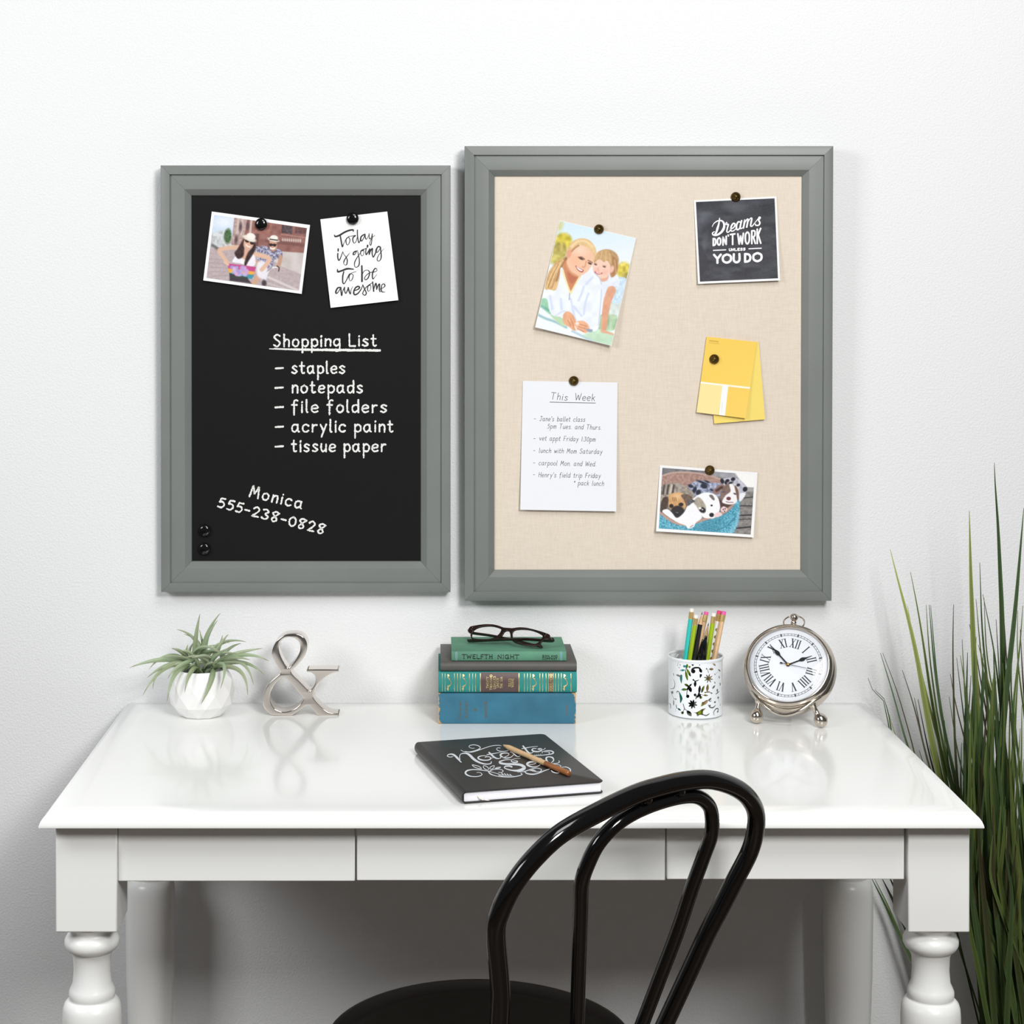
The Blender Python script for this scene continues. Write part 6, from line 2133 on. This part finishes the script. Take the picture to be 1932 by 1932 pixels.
for k, (du, dbk) in enumerate(((-0.125, 0.165), (0.125, 0.165), (-0.13, -0.14), (0.13, -0.14))):
    a = sc_ + hu * du + hb * dbk + np.array([0, 0, -0.008])
    b = sc_ + hu * du * 1.35 + hb * dbk * 1.3
    b[2] = 0.0
    mid_ = (a + b) / 2 + (hu * du + hb * dbk) * 0.05
    M().tube(spline([a, mid_, b], 8), np.linspace(0.014, 0.0105, 17), 18).build('leg', M_CHAIR, chair, angle=80)
P = [sc_ + (0.168 * math.cos(a), 0.168 * math.sin(a), -0.19) for a in np.linspace(0, 2 * PI, 60, endpoint=False)]
M().tube(P, 0.0085, 14, closed=True).build('stretcher_ring', M_CHAIR, chair, angle=80)
for x, y in ((1100, 252), (1300, 205)):
    M().ball(HP.hit(*cH(x, y), 0.004), 0.006, 14, 8).build('hoop_screw', M_CHAIR, chair)

# ------------------------------------------------------------------ tall grass plant
GB = np.array([0.905, -0.215, 0.0])
gp = thing('potted_grass', 'tall potted ornamental grass standing beside the desk', 'plant', GB)
M_GRASS = attr_mat('grass_blade', 0.5, 0.3)
M().lathe([(0.075, 0.0), (0.08, 0.004), (0.098, 0.20), (0.104, 0.205), (0.104, 0.215), (0.096, 0.215), (0.092, 0.19), (1e-6, 0.185)], 48, GB).build('planter', mat('charcoal_planter', (60, 60, 62), 0.5), gp)
cX = crop(1600, 860, 2.1235)
gm, gt = M(), []


def blade(px, Yt, Yb, wpx, c_tip, c_base, bx=None, by=None, nseg=7):
    """blade seen through close-up points px (tip first), then down to the planter"""
    k = len(px)
    pts = [unp(*cX(*p), Yt + (Yb - Yt) * (i / max(k, 1)) * 0.6) for i, p in enumerate(px)]
    base = np.array([GB[0] + (bx if bx is not None else RNG.uniform(-0.07, 0.07)), GB[1] + (by if by is not None else RNG.uniform(-0.05, 0.05)), 0.187])
    q_ = np.array([base] + pts[::-1])
    dq = np.concatenate([[0], np.cumsum(np.linalg.norm(np.diff(q_, axis=0), axis=1))])
    uq = np.linspace(0, dq[-1], 34)
    P = np.stack([np.interp(uq, dq, q_[:, c]) for c in range(3)], 1)
    for it_ in range(16):
        R_ = P.copy()
        P[1:-1] = 0.25 * R_[:-2] + 0.5 * R_[1:-1] + 0.25 * R_[2:]
        if it_ > 1:
            P[26:] = R_[26:]
    near = (P[:, 2] > 0.70) & (P[:, 2] < 0.785) & (P[:, 0] < 0.716)
    P[near, 0] = 0.716
    n = len(P)
    t = np.linspace(0, 1, n)
    T = np.gradient(P, axis=0)
    T /= np.linalg.norm(T, axis=1)[:, None]
    S = np.cross(T, np.tile([0.2, 1.0, 0], (n, 1)))
    S /= np.linalg.norm(S, axis=1)[:, None]
    rot = RNG.uniform(-0.6, 0.6)
    S = S * math.cos(rot) + np.cross(T, S) * math.sin(rot)
    Nn = np.cross(S, T)
    hw = 1.35 * wpx / 2.1235 / F * 2.75 / 2
    w = hw * np.minimum(1, 0.6 + t * 1.2) * (1 - t ** 3.6) + 0.0004
    V = np.concatenate([P - S * w[:, None], P + Nn * (w * 0.35)[:, None], P + S * w[:, None], P + Nn * (w * 0.35)[:, None] - Nn * 0.0004])
    Fc = []
    for i in range(n - 1):
        Fc += [(i, i + 1, n + i + 1, n + i), (n + i, n + i + 1, 2 * n + i + 1, 2 * n + i), (2 * n + i, 2 * n + i + 1, 3 * n + i + 1, 3 * n + i), (3 * n + i, 3 * n + i + 1, i + 1, i)]
    gm.add(V, Fc)
    tt = np.clip((t - 0.2) / 0.8, 0, 1)[:, None]
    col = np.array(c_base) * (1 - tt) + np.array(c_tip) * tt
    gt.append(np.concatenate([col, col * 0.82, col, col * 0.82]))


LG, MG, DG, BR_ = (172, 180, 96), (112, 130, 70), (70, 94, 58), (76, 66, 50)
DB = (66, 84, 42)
for px, Yt, w, c in (([(169, 375), (205, 520), (255, 700), (310, 980), (350, 1270)], -0.08, 22, LG), ([(238, 600), (262, 740), (325, 1000), (400, 1300)], -0.09, 12, LG), ([(250, 465), (285, 640), (345, 1050), (390, 1290)], -0.10, 13, MG),
                     ([(313, 597), (325, 800), (365, 1100)], -0.12, 9, MG), ([(325, 597), (345, 850), (398, 1200)], -0.14, 11, DG), ([(331, 598), (356, 900), (410, 1250)], -0.13, 8, DG), ([(423, 595), (419, 750), (424, 1000), (430, 1340)], -0.2, 8, BR_),
                     ([(486, 220), (492, 500), (506, 850), (525, 1200)], -0.22, 26, (146, 158, 80)), ([(528, 428), (536, 700), (562, 950)], -0.2, 9, DG), ([(513, 575), (532, 800), (560, 1000)], -0.18, 8, MG), ([(540, 555), (590, 800), (610, 1000)], -0.22, 9, DG), ([(545, 570), (553, 800)], -0.2, 8, MG),
                     ([(586, 28), (579, 56), (598, 200), (615, 600), (632, 900), (600, 1250)], -0.24, 24, DG), ([(704, 210), (672, 600), (640, 900), (600, 1200)], -0.26, 22, DG), ([(690, 695), (700, 900)], -0.2, 8, BR_), ([(680, 620), (676, 800)], -0.2, 7, MG), ([(700, 600), (690, 760), (660, 1000)], -0.2, 10, MG),
                     ([(593, 655), (605, 850)], -0.2, 8, MG), ([(487, 675), (520, 900), (560, 1150)], -0.2, 8, BR_), ([(508, 752), (530, 900), (566, 1080)], -0.2, 9, BR_), ([(522, 757), (560, 900), (600, 1050)], -0.22, 12, (120, 120, 60)), ([(457, 735), (470, 1000), (500, 1250)], -0.18, 9, MG), ([(435, 808), (470, 1100), (500, 1300)], -0.18, 8, DG),
                     ([(450, 800), (480, 1000), (520, 1300)], -0.2, 9, MG), ([(410, 875), (430, 1000), (480, 1180)], -0.2, 7, BR_), ([(405, 965), (440, 1200)], -0.2, 7, DG), ([(455, 1150), (450, 1330)], -0.22, 10, DG), ([(462, 1150), (470, 1400)], -0.24, 10, DG),
                     ([(130, 790), (180, 950), (235, 1160)], -0.05, 9, DG), ([(139, 790), (200, 950), (262, 1170)], -0.05, 5, BR_), ([(217, 858), (265, 1000), (312, 1200)], -0.07, 8, BR_), ([(80, 890), (130, 1020), (162, 1087)], -0.03, 5, DG), ([(107, 937), (118, 1000), (134, 1060)], -0.04, 9, DG), ([(165, 1035), (180, 1102)], -0.06, 8, LG),
                     ([(266, 970), (300, 1150), (340, 1300)], -0.08, 7, BR_), ([(280, 975), (325, 1200)], -0.08, 7, BR_), ([(325, 1160), (360, 1290)], -0.1, 12, LG), ([(372, 995), (392, 1200)], -0.12, 10, MG), ([(386, 1060), (408, 1300)], -0.14, 8, DG), ([(255, 1150), (262, 1190)], -0.06, 6, DG), ([(285, 1180), (310, 1260)], -0.08, 8, BR_),
                     ([(585, 835), (580, 1000), (560, 1250)], -0.25, 12, MG), ([(625, 650), (640, 900)], -0.25, 9, BR_), ([(660, 700), (650, 950)], -0.22, 9, DG), ([(593, 980), (600, 1200)], -0.27, 12, DG), ([(683, 840), (670, 1050)], -0.28, 13, MG), ([(620, 830), (628, 1000)], -0.26, 10, MG)):
    blade(px, Yt, -0.2, w, c, DB)
# blades that fall low behind the desk
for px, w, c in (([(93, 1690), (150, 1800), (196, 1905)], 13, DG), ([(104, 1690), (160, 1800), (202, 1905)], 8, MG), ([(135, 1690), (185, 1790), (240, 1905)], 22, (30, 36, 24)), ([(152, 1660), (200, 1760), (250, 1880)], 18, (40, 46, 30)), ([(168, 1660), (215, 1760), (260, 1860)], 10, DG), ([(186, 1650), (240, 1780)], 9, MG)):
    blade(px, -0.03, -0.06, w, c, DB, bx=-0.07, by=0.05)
for k in range(150):
    x = RNG.uniform(455, 900)
    y = RNG.uniform(950, 1500) if k > 30 else RNG.uniform(650, 1000)
    lean = RNG.uniform(-60, 60)
    c = [DG, MG, BR_, DG, (108, 122, 62), (66, 88, 44)][k % 6]
    x2 = np.clip(x + lean * 0.5, 470, 800)
    blade([(x, y), ((x + x2) / 2, y + 180), (x2 + lean * 0.2, min(y + 420, 1750))], RNG.uniform(-0.34, -0.12), -0.22, RNG.uniform(9, 22), c, DB, nseg=5)
for k in range(26):                                           # short low blades arching out of the mass
    x = RNG.uniform(490, 760)
    y = RNG.uniform(1500, 1700)
    blade([(x, y), (x + RNG.uniform(-20, 30), y + 160)], RNG.uniform(-0.34, -0.2), -0.25, RNG.uniform(8, 20), [DG, MG, (120, 128, 70)][k % 3], DB, nseg=4)
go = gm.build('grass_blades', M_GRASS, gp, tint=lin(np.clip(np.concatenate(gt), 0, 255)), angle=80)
go['kind'] = 'stuff'
